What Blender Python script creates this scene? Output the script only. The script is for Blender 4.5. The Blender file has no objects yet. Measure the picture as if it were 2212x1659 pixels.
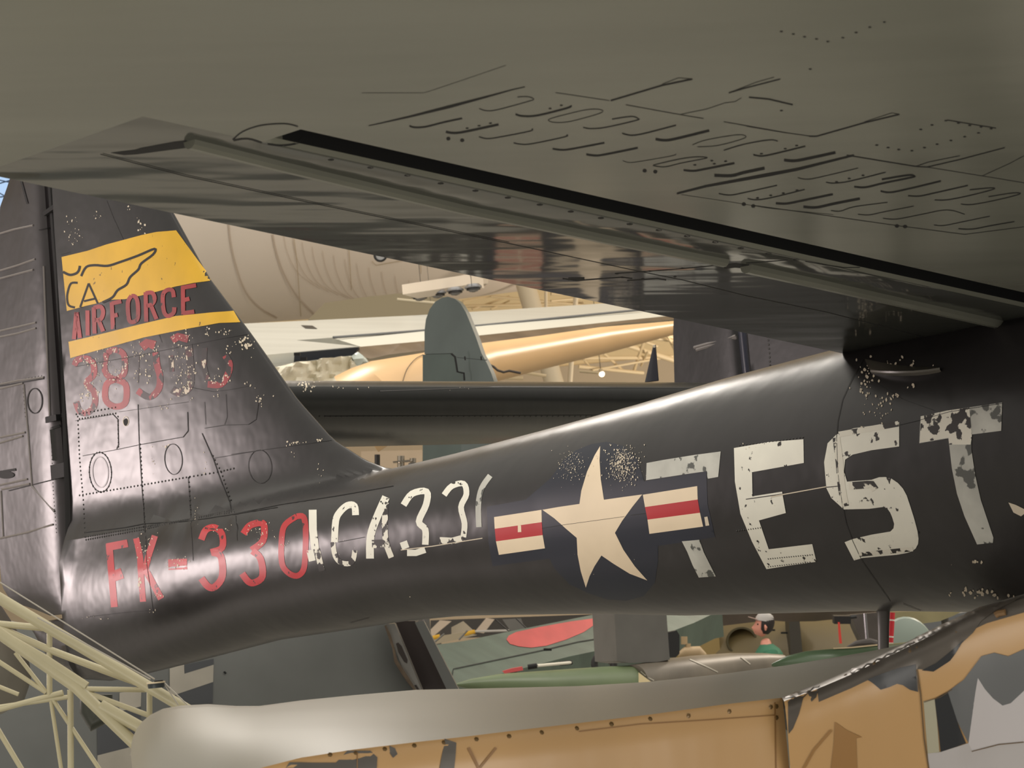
import bpy, bmesh, math, random
from math import *
from mathutils import Vector, Matrix, noise
from mathutils.bvhtree import BVHTree
from mathutils.geometry import delaunay_2d_cdt
random.seed(7)
sc = bpy.context.scene
COL = sc.collection
# ---------------------------------------------------------------- camera
W, H, FPX = 2212, 1659, 4700.0
PITCH, ROLL, HEAD = radians(5.93), radians(5.4), radians(46.6)
CAM = Vector((0, 0, 2.05))
Fv = Vector((0, cos(PITCH), sin(PITCH))); U0 = Vector((0, -sin(PITCH), cos(PITCH))); X0 = Vector((1, 0, 0))
Rv = X0 * cos(ROLL) - U0 * sin(ROLL); Uv = X0 * sin(ROLL) + U0 * cos(ROLL)
cd = bpy.data.cameras.new('camera'); cam = bpy.data.objects.new('camera', cd); COL.objects.link(cam)
cd.sensor_fit = 'HORIZONTAL'; cd.sensor_width = 36.0; cd.lens = FPX * 36.0 / W
cd.clip_start = 0.1; cd.clip_end = 300
cam.matrix_world = Matrix(((Rv.x, Uv.x, -Fv.x, CAM.x), (Rv.y, Uv.y, -Fv.y, CAM.y), (Rv.z, Uv.z, -Fv.z, CAM.z), (0, 0, 0, 1)))
cd.dof.use_dof = True; cd.dof.focus_distance = 7.5; cd.dof.aperture_fstop = 12
sc.camera = cam
sc.view_settings.view_transform = 'Standard'; sc.view_settings.look = 'None'
sc.view_settings.gamma = 1.0; sc.view_settings.exposure = 0.0; sc.view_settings.use_curve_mapping = False
# ---------------------------------------------------------------- world: soft light of the big hall, brighter overhead
wd = bpy.data.worlds.new('hall'); sc.world = wd; wd.use_nodes = True
nt = wd.node_tree; bg = nt.nodes['Background']
tc = nt.nodes.new('ShaderNodeTexCoord'); sx = nt.nodes.new('ShaderNodeSeparateXYZ'); cr = nt.nodes.new('ShaderNodeValToRGB')
mp = nt.nodes.new('ShaderNodeMapRange'); mp.inputs[1].default_value = -1; mp.inputs[2].default_value = 1
nt.links.new(tc.outputs['Generated'], sx.inputs[0]); nt.links.new(sx.outputs[2], mp.inputs[0]); nt.links.new(mp.outputs[0], cr.inputs[0])
e = cr.color_ramp.elements
e[0].position = 0.0; e[0].color = (.25, .23, .19, 1)
e[1].position = 1.0; e[1].color = (1.25, 1.18, 1.05, 1)
for ps, cl in ((.47, (.40, .37, .32, 1)), (.53, (.34, .315, .28, 1)), (.60, (.55, .52, .46, 1)), (.74, (1.05, .99, .88, 1))):
    q = e.new(ps); q.color = cl
nt.links.new(cr.outputs[0], bg.inputs[0]); bg.inputs[1].default_value = 1.0
def area(name, loc, target, size, power, col):
    l = bpy.data.lights.new(name, 'AREA'); l.shape = 'DISK'; l.size = size; l.energy = power; l.color = col
    o = bpy.data.objects.new(name, l); COL.objects.link(o); o.location = loc
    o.rotation_euler = (Vector(target) - Vector(loc)).to_track_quat('-Z', 'Y').to_euler()
    return o
WARM = (1.0, .86, .70)
area('ceiling_lamp', (-4, 3, 11), (0, 9, 1), 3.0, 110, (1, .93, .85))
area('ceiling_lamp', (9, 12, 12), (3, 14, 1), 2.5, 420, (1, .93, .85))
area('ceiling_lamp', (-2, 22, 12), (0, 20, 1), 2.5, 420, (1, .93, .85))
area('ceiling_lamp', (12, 30, 12), (3, 24, 1), 3.0, 900, WARM)
area('ceiling_lamp', (-13, 34, 13), (0, 42, 7), 2.5, 420, (1, .93, .88))
area('ceiling_lamp', (9, 42, 5), (6, 54, 11), 2.5, 900, WARM)  # added fill set low, aimed up to brighten the back vault
area('underside_fill', (2.2, 2.6, .25), (.8, 4.6, 3), 2.2, 46, (1, .95, .88))  # two added fills from below, brightening the wing underside
area('underside_fill', (-2.2, 2.4, .25), (-.8, 4.2, 3), 2.2, 50, (1, .95, .88))
area('wall_floodlight', (-11.5, 12.6, 3.5), (-1.6, 10.2, 2.9), 1.4, 330, (1, .84, .82))
# ---------------------------------------------------------------- helpers
def ray(x, y): return Fv + Rv * ((x - W / 2) / FPX) - Uv * ((y - H / 2) / FPX)
def P(x, y, D):
    d = ray(x, y); return CAM + d * (D / d.y)
NV = Vector((cos(HEAD), -sin(HEAD), 0)); PV = Vector((sin(HEAD), cos(HEAD), 0))
O = P(165, 950, 10.5); O.z = 0
def L(t, s, z): return O + NV * t - PV * s + Vector((0, 0, z))
def lin(c): return tuple(((v / 255) / 12.92 if v / 255 <= .04045 else ((v / 255 + .055) / 1.055) ** 2.4) for v in c)
def interp(tab, x):
    if x <= tab[0][0]: return tab[0][1]
    for (a, b), (c, d) in zip(tab, tab[1:]):
        if x <= c: return b + (d - b) * (x - a) / (c - a)
    return tab[-1][1]
MATS = {}
def M(name, col, rough=.5, metal=0.0, bump=0.0, bs=8.0, var=0.0, chip=None, chs=30.0, cht=.62, stretch=None, spec=.5, emit=0.0, coat=0.0, bd=.02):
    if name in MATS: return MATS[name]
    m = bpy.data.materials.new(name); m.use_nodes = True; t = m.node_tree; b = t.nodes['Principled BSDF']
    c = lin(col) + (1,)
    b.inputs['Base Color'].default_value = c; b.inputs['Roughness'].default_value = rough; b.inputs['Metallic'].default_value = metal
    b.inputs['Specular IOR Level'].default_value = spec; b.inputs['Coat Weight'].default_value = coat; b.inputs['Coat Roughness'].default_value = .15
    co = t.nodes.new('ShaderNodeTexCoord'); src = co.outputs['Object']
    if stretch:
        mm = t.nodes.new('ShaderNodeMapping'); mm.inputs['Rotation'].default_value = (0, 0, HEAD); mm.inputs['Scale'].default_value = stretch
        t.links.new(src, mm.inputs[0]); src = mm.outputs[0]
    cur = None
    def nz(s, det=4):
        n = t.nodes.new('ShaderNodeTexNoise'); n.inputs['Scale'].default_value = s; n.inputs['Detail'].default_value = det
        t.links.new(src, n.inputs['Vector']); return n.outputs[0]
    if var:
        n = nz(bs * .7); mx = t.nodes.new('ShaderNodeMix'); mx.data_type = 'RGBA'
        mx.inputs[6].default_value = tuple(v * (1 - var) for v in c[:3]) + (1,); mx.inputs[7].default_value = tuple(min(1, v * (1 + var)) for v in c[:3]) + (1,)
        mr = t.nodes.new('ShaderNodeMapRange'); mr.inputs[1].default_value = .3; mr.inputs[2].default_value = .7
        t.links.new(n, mr.inputs[0]); t.links.new(mr.outputs[0], mx.inputs[0]); cur = mx.outputs[2]
    if chip:
        for (cc, s, th) in chip:
            n = nz(s, 6); mr = t.nodes.new('ShaderNodeMapRange'); mr.inputs[1].default_value = th - .012; mr.inputs[2].default_value = th + .012
            mx = t.nodes.new('ShaderNodeMix'); mx.data_type = 'RGBA'; mx.inputs[6].default_value = c; mx.inputs[7].default_value = lin(cc) + (1,)
            if cur: t.links.new(cur, mx.inputs[6])
            t.links.new(n, mr.inputs[0]); t.links.new(mr.outputs[0], mx.inputs[0]); cur = mx.outputs[2]
    if cur: t.links.new(cur, b.inputs['Base Color'])
    if bump:
        n = nz(bs, 3); bp = t.nodes.new('ShaderNodeBump'); bp.inputs['Strength'].default_value = bump; bp.inputs['Distance'].default_value = bd
        t.links.new(n, bp.inputs['Height']); t.links.new(bp.outputs[0], b.inputs['Normal'])
    if emit: b.inputs['Emission Color'].default_value = c; b.inputs['Emission Strength'].default_value = emit
    MATS[name] = m; return m
class MB:
    def __init__(s): s.v = []; s.f = []; s.m = []
    def add(s, v, f, mi=0):
        k = len(s.v); s.v += [Vector(p) for p in v]; s.f += [tuple(i + k for i in q) for q in f]; s.m += [mi] * len(f); return s
    def bvh(s): return BVHTree.FromPolygons([tuple(p) for p in s.v], s.f)
    def build(s, name, mats, parent=None, smooth=True, auto=35):
        if not isinstance(mats, (list, tuple)): mats = [mats]
        off = parent['_l'] if parent else Vector((0, 0, 0)); off = Vector(off)
        me = bpy.data.meshes.new(name); me.from_pydata([tuple(p - off) for p in s.v], [], s.f)
        for m in mats: me.materials.append(m)
        for p, i in zip(me.polygons, s.m): p.material_index = i; p.use_smooth = smooth
        if smooth and auto:
            try: me.set_sharp_from_angle(angle=radians(auto))
            except Exception: pass
        me.update()
        o = bpy.data.objects.new(name, me); COL.objects.link(o)
        if parent: o.parent = parent; o['_l'] = tuple(off)
        else: o['_l'] = (0, 0, 0)
        return o
def tag(o, label=None, cat=None, group=None, kind=None):
    if label: o['label'] = label
    if cat: o['category'] = cat
    if group: o['group'] = group
    if kind: o['kind'] = kind
    return o
def thing(name, loc, label, cat, group=None):
    o = bpy.data.objects.new(name, None); COL.objects.link(o); o.location = loc; o['_l'] = tuple(loc); o.empty_display_size = .1
    return tag(o, label, cat, group)
def grid(mb, rows, mi=0, closed=False, flip=False):
    n = len(rows[0]); v = [p for r in rows for p in r]; f = []
    for i in range(len(rows) - 1):
        for j in range(n - (0 if closed else 1)):
            k = (j + 1) % n; q = (i * n + j, i * n + k, (i + 1) * n + k, (i + 1) * n + j)
            f.append(q[::-1] if flip else q)
    mb.add(v, f, mi); return mb
def tube(mb, pts, rads, seg=12, mi=0, cap=True, fy=1.0):
    pts = [Vector(p) for p in pts]
    if not isinstance(rads, (list, tuple)): rads = [rads] * len(pts)
    rows = []; prev = None
    for i, p in enumerate(pts):
        d = (pts[min(i + 1, len(pts) - 1)] - pts[max(i - 1, 0)]).normalized()
        ref = prev if prev is not None else (Vector((0, 0, 1)) if abs(d.z) < .9 else Vector((0, 1, 0)))
        a = d.cross(ref)
        if a.length < 1e-5: a = d.orthogonal()
        a.normalize(); b = a.cross(d).normalized(); prev = b
        rows.append([p + (a * cos(2 * pi * k / seg) * fy + b * sin(2 * pi * k / seg)) * rads[i] for k in range(seg)])
    k0 = len(mb.v); grid(mb, rows, mi, closed=True)
    if cap:
        mb.f.append(tuple(k0 + k for k in range(seg))); mb.m.append(mi)
        e0 = k0 + seg * (len(rows) - 1); mb.f.append(tuple(e0 + k for k in range(seg))[::-1]); mb.m.append(mi)
    return mb
def box(mb, c, sx, sy, sz, ax=X0, ay=Vector((0, 1, 0)), az=Vector((0, 0, 1)), mi=0):
    c = Vector(c); v = [c + ax * (i * sx / 2) + ay * (j * sy / 2) + az * (k * sz / 2) for i in (-1, 1) for j in (-1, 1) for k in (-1, 1)]
    return mb.add(v, [(0, 1, 3, 2), (4, 6, 7, 5), (0, 4, 5, 1), (2, 3, 7, 6), (0, 2, 6, 4), (1, 5, 7, 3)], mi)
def cdt(pts, grid_step=None):
    pts = [Vector(p) for p in pts]; n = len(pts)
    vs = list(pts)
    if grid_step:
        # densify the border
        b = []
        for i in range(n):
            p, q = pts[i], pts[(i + 1) % n]; k = max(1, int((q - p).length / grid_step))
            b += [p.lerp(q, j / k) for j in range(k)]
        pts = b; n = len(b); vs = list(b)
        x0, x1 = min(p.x for p in pts), max(p.x for p in pts); y0, y1 = min(p.y for p in pts), max(p.y for p in pts)
        y = y0 + grid_step * .5
        while y < y1:
            x = x0 + grid_step * .5
            while x < x1: vs.append(Vector((x, y))); x += grid_step
            y += grid_step
    r = delaunay_2d_cdt(vs, [], [list(range(n))], 1, 1e-4)
    return r[0], r[2]
def slab(mb, pts, thick, mi=0, step=None, bulge=0.0, rnd=0.0):
    """pts: (x,y,D) photo-derived outline placed at its own depth; thick: 3D vector of real thickness"""
    v2 = [(x, y) for x, y, *_ in pts]; vv, ff = cdt(v2, step)
    # depth plane by least squares
    import numpy as np
    A = np.array([[x, y, 1] for x, y, d in pts], float); b = np.array([1.0 / d for _, _, d in pts])
    co, *_ = np.linalg.lstsq(A, b, rcond=None)
    top = []
    for p in vv:
        D = 1.0 / (co[0] * p.x + co[1] * p.y + co[2]); top.append(P(p.x, p.y, D))
    if bulge:
        for i, p in enumerate(top): top[i] = p + Vector((0, -1, 0)) * bulge * (noise.noise(p * 6) + .5 * noise.noise(p * 17))
    th = Vector(thick); n = len(top)
    f = [tuple(q) for q in ff]
    # border
    cnt = {}
    for q in f:
        for i in range(len(q)):
            e = (q[i], q[(i + 1) % len(q)]); cnt[e] = cnt.get(e, 0) + 1
    side = [(e[1], e[0], e[0] + n, e[1] + n) for e in cnt if (e[1], e[0]) not in cnt]
    mb.add(top + [p + th for p in top], f + [tuple(i + n for i in q[::-1]) for q in f] + side, mi)
    return mb
def hit(bv, x, y):
    h = bv.ray_cast(CAM, ray(x, y).normalized()); return h[0], h[1]
def decal(mb, bv, poly, mi, off=.0012, step=9.0):
    vv, ff = cdt(poly, step); pos = []
    for p in vv:
        h, nn = hit(bv, p.x, p.y)
        if h is None: pos.append(None)
        else:
            if nn.dot(CAM - h) < 0: nn = -nn
            pos.append(h + nn * off)
    idx = {}; v = []; f = []
    for q in ff:
        if any(pos[i] is None for i in q): continue
        if max((pos[q[i]] - pos[q[i - 1]]).length for i in range(len(q))) > .35: continue
        for i in q:
            if i not in idx: idx[i] = len(v); v.append(pos[i])
        f.append(tuple(idx[i] for i in q))
    mb.add(v, f, mi)
def catmull(pts, k=4):
    out = []; n = len(pts)
    for i in range(n - 1):
        p0 = pts[max(i - 1, 0)]; p1 = pts[i]; p2 = pts[i + 1]; p3 = pts[min(i + 2, n - 1)]
        for j in range(k):
            t = j / k
            out.append(tuple(.5 * (2 * b + (c - a) * t + (2 * a - 5 * b + 4 * c - d) * t * t + (-a + 3 * b - 3 * c + d) * t ** 3) for a, b, c, d in zip(p0, p1, p2, p3)))
    out.append(tuple(pts[-1])); return out
def stroke(mb, bv, pts, w, mi, off=.0016, step=8.0, sm=False, taper=0):
    if sm and len(pts) > 2: pts = catmull(pts)
    q = []
    for a, b in zip(pts, pts[1:]):
        k = max(1, int(hypot(b[0] - a[0], b[1] - a[1]) / step))
        for j in range(k): q.append(Vector((a[0] + (b[0] - a[0]) * j / k, a[1] + (b[1] - a[1]) * j / k)))
    q.append(Vector(pts[-1][:2])); n = len(q); prev = None; v = []; f = []
    for i, p in enumerate(q):
        d = (q[min(i + 1, n - 1)] - q[max(i - 1, 0)]);
        if d.length < 1e-6: d = Vector((1, 0))
        d.normalize(); m = Vector((-d.y, d.x)) * (w / 2) * ((1 - taper * abs(2 * i / (n - 1) - 1)) if taper else 1)
        row = []
        for c in ((p + m), (p, p)[0], (p - m)):
            h, nn = hit(bv, c.x, c.y)
            if h is None: row = None; break
            if nn.dot(CAM - h) < 0: nn = -nn
            row.append(h + nn * off)
        if row:
            k = len(v); v += row
            if prev is not None and (v[prev] - v[k]).length < .4: f += [(prev, prev + 1, k + 1, k), (prev + 1, prev + 2, k + 2, k + 1)]
            prev = k
        else: prev = None
    mb.add(v, f, mi)
def crop(ox, oy, s=3.687): return lambda *pts: [(ox + x / s, oy + y / s) for x, y in pts]
def bumps(mb, bv, pts, rpx, mi, flat=.4):
    """rivet heads: small domes"""
    for x, y in pts:
        h, nn = hit(bv, x, y)
        if h is None: continue
        if nn.dot(CAM - h) < 0: nn = -nn
        r = rpx * (h - CAM).length / FPX; a = nn.orthogonal().normalized(); b = nn.cross(a)
        v = [h + (a * cos(k * pi / 3) + b * sin(k * pi / 3)) * r + nn * .0004 for k in range(6)] + [h + nn * r * flat]
        mb.add(v, [(k, (k + 1) % 6, 6) for k in range(6)], mi)
def along(a, b, n): return [(a[0] + (b[0] - a[0]) * i / (n - 1), a[1] + (b[1] - a[1]) * i / (n - 1)) for i in range(n)]
def pathpts(pts, gap):
    out = []
    for a, b in zip(pts, pts[1:]): out += along(a, b, max(2, int(hypot(b[0] - a[0], b[1] - a[1]) / gap) + 1))
    return out
def chips(mb, bv, x, y, sx, sy, n, r, mi, off=.003, ang=0.0):
    for _ in range(n):
        cx, cy = random.gauss(x, sx), random.gauss(y, sy); rr = r * random.uniform(.35, 1.3); k = random.randint(5, 7)
        el = random.uniform(1.0, 2.2); a0 = ang + random.uniform(-.5, .5)
        pl = []
        for i in range(k):
            t = 2 * pi * i / k; q = rr * random.uniform(.6, 1.2); u, w_ = q * cos(t) / el, q * sin(t)
            pl.append((cx + u * cos(a0) - w_ * sin(a0), cy + u * sin(a0) + w_ * cos(a0)))
        decal(mb, bv, pl, mi, off * .5, None)
# ---------------------------------------------------------------- materials
blackp = M('worn_black_paint', (33, 31, 32), .31, bump=.5, bs=3.2, var=.25, bd=.014)
wingp = M('wing_paint_with_bounce', (108, 108, 98), .24, bump=.22, bs=1.8, var=.12, stretch=(.5, 2.2, 1), bd=.015)  # black paint raised to grey, floor bounce put into the base colour
blackg = M('dark_recess', (7, 7, 8), .7)
linem = M('panel_joint', (10, 10, 10), .6)
rivm = M('rivet_metal', (45, 43, 42), .35)
ribm = M('rib_lit_edge', (128, 122, 120), .3)  # pale tone puts the lit upper edges into the rib colour
yel = M('yellow_paint', (232, 182, 40), .42, var=.10, bs=6, chip=[((120, 90, 20), 28, .70)])
redp = M('faded_red_paint', (160, 48, 50), .45, var=.25, bs=14, chip=[((60, 30, 30), 22, .66)])
redc = M('chipped_red_paint', (150, 34, 42), .45, var=.25, bs=14, chip=[((35, 22, 24), 18, .56), ((225, 205, 190), 40, .64)])
redg = M('ghost_red_paint', (80, 30, 34), .45, var=.25, bs=14, chip=[((34, 26, 26), 14, .46), ((215, 200, 180), 30, .60)])
redk = M('bold_red_paint', (190, 38, 46), .4, var=.15, bs=10, chip=[((70, 22, 26), 24, .66)])
whp = M('chipped_white_paint', (245, 243, 230), .5, var=.06, bs=10, chip=[((40, 36, 32), 34, .655)])
whc = M('badly_chipped_white_paint', (240, 236, 222), .5, var=.06, bs=10, chip=[((36, 32, 30), 26, .52), ((200, 170, 120), 12, .72)])
whg = M('thin_white_paint', (200, 200, 192), .5, var=.25, bs=9, chip=[((90, 92, 88), 14, .60)])
crm = M('cream_insignia_paint', (246, 226, 196), .45, var=.05, bs=7)
navy = M('navy_insignia_paint', (16, 25, 44), .38, var=.15, bs=6)
insr = M('insignia_red_paint', (190, 26, 36), .4)
chipm = M('bare_metal_chip', (225, 212, 190), .5)
# ================================================================ BLACK AIRCRAFT
plane = thing('night_fighter_aircraft', L(1.2, 0, 0), 'worn black twin-boom aircraft with a star insignia, TEST lettering and a yellow-banded fin', 'aircraft')
# ---- boom and fin surface
TOP = [(-.52, 2.215), (-.02, 2.225)]
BOOMT = [(0, 2.60), (1.0, 2.62), (2.0, 2.655), (2.39, 2.665), (2.78, 2.68), (3.31, 2.71), (3.79, 2.74), (4.24, 2.775), (4.7, 2.80), (5.3, 2.86), (6.0, 2.95), (7.2, 3.0), (8.6, 2.8)]
BOT = [(-.52, 2.18), (-.47, 2.16), (-.40, 2.08), (-.3, 1.99), (-.18, 1.94), (-.05, 1.915), (.15, 1.90), (.34, 1.91), (.78, 1.95), (1.48, 2.02), (1.94, 2.035), (2.36, 2.05), (2.7, 2.05), (3.46, 2.01), (3.91, 1.975), (4.72, 1.94), (5.26, 1.90), (6.2, 1.85), (7.4, 1.85), (8.6, 2.0)]
LE = [(2.655, 2.36), (2.72, 2.18), (2.83, 1.98), (3.03, 1.76), (3.35, 1.48), (3.66, 1.19), (4.01, .95), (4.35, .74), (4.55, .58), (4.66, .40), (4.70, .2), (4.70, 0)]
LEt = sorted([(t, z) for z, t in LE])
WB = [(-.52, .03), (-.02, .13), (0, .15), (.6, .19), (1.5, .25), (2.4, .29), (3.5, .33), (4.7, .40), (6, .5), (7.2, .52), (8.6, .35)]
def halfw(t, z, zb, ztb):
    zc = (zb + ztb) / 2; hh = (ztb - zb) / 2; u = (z - zc) / hh; wb = interp(WB, t)
    w = wb * max(0.0, 1 - abs(u) ** 2.25) ** (1 / 2.0)
    if t >= 0 and z > zc:
        tle = interp(LE, z)
        if t < tle:
            c = max(.3, tle); x = (tle - t) / c
            T = (.085 - .045 * min(1, max(0, (z - 2.6) / 2.0)))
            g = min(1.0, 2.2 * sqrt(x) - 1.35 * x) if x < .6 else .90 - .45 * (x - .6)
            wf = T * g
            fil = .10 * exp(-max(0, z - ztb + .03) / .09) * min(1, x * 3) if z > ztb - .12 else 0
            wf2 = sqrt(wf * wf + fil * fil)
            w = (w ** 3 + wf2 ** 3) ** (1 / 3)
    return w
def ztop(t):
    if t < 0: return interp(TOP, t)
    b = interp(BOOMT, t)
    return max(b, interp(LEt, t)) if t < 2.39 else b
ts = [-.52, -.515, -.49, -.46, -.42, -.36, -.3, -.24, -.18, -.1, -.02] + [i * .05 for i in range(0, 54)] + [2.7 + .1 * i for i in range(1, 60)]
NB, NT = 16, 46
hull = MB(); rows = []
for t in ts:
    zb, zt = interp(BOT, t), ztop(t); ztb = interp(BOOMT, t) if t >= 0 else zt; zc = (zb + ztb) / 2
    zs = [zc - (zc - zb) * cos(pi / 2 * i / NB) for i in range(NB)] + [zc + (zt - zc) * sin(pi / 2 * (i / NT) ** .9) for i in range(NT + 1)]
    ws = [halfw(t, z, zb, ztb) for z in zs]; ws[0] = 0; ws[-1] = 0
    rows.append([L(t, w, z) for w, z in zip(ws, zs)] + [L(t, -w, z) for w, z in list(zip(ws, zs))[-2:0:-1]])
grid(hull, rows, 0, closed=True)
hbv = hull.bvh()
def to_local(q): d = q - O; return d.dot(NV), -d.dot(PV), q.z
def split(mb, dec):
    fin, boom = MB(), MB()
    for src in (mb, dec):
        if not src: continue
        maps = ({}, {})
        for f, m in zip(src.f, src.m):
            c = sum((src.v[i] for i in f), Vector()) / len(f); t, s, z = to_local(c)
            k = 0 if (z > 2.585 + .02 * max(0, t) and -.01 < t < 2.5 and z > interp(BOOMT, t) - .03) else 1
            tgt = (fin, boom)[k]; mp_ = maps[k]; q = []
            for i in f:
                if i not in mp_: mp_[i] = len(tgt.v); tgt.v.append(src.v[i])
                q.append(mp_[i])
            tgt.f.append(tuple(q)); tgt.m.append(m)
    return fin, boom
fin0, boom0 = split(hull, None)
D_ = MB()
k1, k2, k3, m1, m2, m3, m4 = crop(0, 360), crop(0, 700), crop(0, 1000), crop(500, 900), crop(1000, 900), crop(1612, 700), crop(1612, 1000)
OK_ = .4
HM = [blackp, yel, redp, redc, redg, redk, whp, whc, whg, crm, navy, insr, chipm, linem, rivm, blackg]
YE, RP, RC, RG, RK, WP, WC, WG, CR, NA, IR, CH, LN, RV, DK = range(1, 16)
dc = lambda pts, mi, off=.0012, step=9: decal(D_, hbv, pts, mi, off * OK_, step)
st = lambda pts, w, mi, off=.0022, **k: stroke(D_, hbv, catmull(pts) if (mi in (RP, RC, RG, RK, WP, WC, WG) and len(pts) > 3) else pts, w / 3.687, mi, off * OK_, **k)
# yellow bands
dc(k1((493, 720), (700, 670), (850, 620), (1000, 580), (1130, 545), (1250, 520), (1405, 508), (1500, 640), (1600, 780), (1695, 908), (1550, 925), (1400, 955), (1200, 1010), (1000, 1055), (850, 1062), (780, 1088), (690, 1108), (535, 1150)), YE, .005, 6)
dc(k1((548, 1395), (700, 1360), (900, 1310), (1100, 1260), (1400, 1190), (1700, 1160), (1860, 1150), (1890, 1200), (1915, 1240), (1750, 1245), (1500, 1290), (1150, 1360), (900, 1430), (700, 1485), (563, 1525)), YE, .005, 6)
st(k1((505, 838), (560, 862), (610, 850), (632, 825), (640, 790)), 20, LN, .007, sm=True)
st(k1((650, 872), (690, 800), (760, 785), (860, 790), (960, 760), (1100, 710), (1235, 655), (1222, 700), (1130, 770), (1105, 820), (1040, 880), (1010, 940), (940, 985), (900, 1040), (820, 1082)), 19, LN, .007, sm=True)
st(k1((622, 925), (570, 930), (545, 990), (538, 1050), (552, 1105), (600, 1122)), 17, LN, .007, sm=True)
for q in (((642, 1120), (710, 930)), ((710, 930), (782, 1088)), ((672, 1072), (765, 1050))): st(k1(*q), 16, LN, .007)
# AIRFORCE
for q in (((592, 1375), (612, 1160)), ((612, 1160), (640, 1365)), ((598, 1295), (632, 1288)), ((700, 1145), (702, 1345)), ((750, 1120), (757, 1330)), ((750, 1125), (805, 1115), (825, 1160), (805, 1215), (755, 1222)), ((785, 1215), (825, 1312)),
          ((893, 1080), (903, 1295)), ((893, 1090), (970, 1072)), ((893, 1190), (940, 1180)), ((1050, 1028), (1022, 1085), (1030, 1215), (1062, 1238), (1100, 1205), (1100, 1085), (1080, 1035), (1050, 1030)),
          ((1163, 1000), (1168, 1235)), ((1163, 1008), (1215, 1005), (1235, 1050), (1215, 1095), (1168, 1110)), ((1205, 1105), (1250, 1215)), ((1388, 1040), (1375, 985), (1330, 985), (1300, 1030), (1308, 1150), (1340, 1190), (1385, 1165), (1392, 1120)),
          ((1460, 950), (1462, 1178)), ((1455, 965), (1565, 945)), ((1460, 1065), (1512, 1052)), ((1460, 1168), (1550, 1155))):
    st(k1(*q), 33, RP, .006)
# faded serial
for q, w, m in ((((590, 330), (620, 285), (690, 275), (740, 310), (748, 400), (690, 470), (750, 540), (755, 640), (700, 705), (640, 700), (605, 620)), 50, RC),
                (((850, 230), (920, 205), (985, 240), (995, 330), (985, 400), (920, 440), (850, 400), (832, 330), (850, 230)), 48, RC), (((920, 440), (850, 480), (842, 600), (905, 655), (980, 645), (1008, 590), (1000, 480), (920, 440)), 50, RP),
                (((1130, 185), (1175, 150), (1235, 170)), 70, RP), (((1240, 225), (1252, 330), (1275, 425), (1262, 520), (1190, 582), (1095, 530)), 52, RC), (((1110, 230), (1100, 470)), 10, RG),
                (((1370, 130), (1420, 100), (1500, 120)), 60, RC), (((1500, 160), (1515, 300), (1515, 480), (1440, 550), (1370, 520)), 60, RG), (((1360, 250), (1370, 380)), 40, RG),
                (((1630, 190), (1625, 330), (1650, 440)), 42, RG), (((1655, 480), (1760, 480), (1815, 400), (1830, 320), (1795, 250)), 52, RC)):
    st(k2(*q), w, m)
for q in ((900, 370, 50, 60, 30), (700, 560, 30, 80, 26), (1180, 370, 60, 60, 22), (1450, 300, 60, 120, 60), (1490, 480, 40, 70, 36), (1240, 210, 20, 20, 10), (700, 300, 60, 30, 24), (1120, 240, 40, 40, 20), (1650, 60, 12, 20, 8),
          (1790, 60, 30, 14, 14), (1490, 100, 18, 10, 10), (910, 205, 25, 10, 8), (1730, 440, 60, 50, 26), (1010, 300, 10, 30, 10)):
    cx, cy = q[0] / 3.687, 700 + q[1] / 3.687; chips(D_, hbv, cx, cy, q[2] / 3.687, q[3] / 3.687, q[4], 2.1, CH)
for cx, cy, sx_, sy_, n, r in ((527, 742, 9, 7, 22, 3.2), (540, 757, 5, 9, 8, 3), (490, 758, 6, 5, 6, 2.2), (298, 480, 5, 9, 7, 2.6), (305, 495, 5, 5, 5, 3), (281, 445, 3, 6, 4, 2), (155, 470, 8, 16, 8, 1.6), (165, 512, 16, 10, 16, 1.6), (210, 470, 8, 6, 6, 1.4),
                               (534, 829, 5, 2, 3, 2.5), (565, 870, 6, 12, 12, 2.0), (560, 858, 4, 3, 4, 2), (635, 957, 12, 3, 14, 2.2), (690, 953, 5, 3, 6, 2), (640, 980, 6, 6, 3, 2), (690, 1022, 8, 8, 6, 1.6), (217, 830, 22, 40, 10, 1.2), (330, 990, 3, 14, 6, 1.5), (443, 1000, 2, 10, 6, 1.5),
                               (360, 962, 3, 4, 4, 3), (425, 1110, 3, 20, 7, 1.6), (350, 878, 18, 4, 8, 1.6), (470, 855, 4, 3, 3, 1.8), (330, 1320, 8, 3, 5, 1.8), (210, 1335, 20, 2, 8, 1.2), (300, 1190, 10, 20, 10, 1.5),
                               (1870, 830, 16, 26, 26, 3.2), (1900, 880, 26, 20, 26, 2.8), (1925, 860, 8, 8, 8, 4.5), (1935, 785, 30, 6, 14, 3.2), (1970, 835, 4, 3, 3, 5), (1875, 810, 6, 10, 8, 4.5), (2060, 1215, 3, 3, 1, 2), (2120, 1214, 8, 2, 5, 4), (2095, 1279, 24, 4, 16, 5), (2150, 1285, 20, 4, 8, 4), (2192, 1295, 6, 4, 4, 4),
                               (770, 1170, 60, 14, 4, 1.2), (890, 1290, 3, 2, 1, 3), (1600, 968, 20, 6, 4, 1.5), (1350, 1190, 80, 20, 5, 1.2)):
    chips(D_, hbv, cx, cy, sx_, sy_, n, r, CH)
for _ in range(420):   # scratched pale patch at the top right of the roundel
    x, y = random.gauss(1345, 17), random.gauss(1003, 22)
    if y < 960 or y > 1060: continue
    chips(D_, hbv, x, y, 1, 1, 1, random.uniform(.8, 2.2), CH, off=.0045, ang=.25)
for _ in range(150):
    x, y = random.gauss(1236, 17), random.gauss(1006, 17); chips(D_, hbv, x, y, 1, 1, 1, random.uniform(.6, 1.6), CH, off=.0045, ang=.3)
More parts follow.
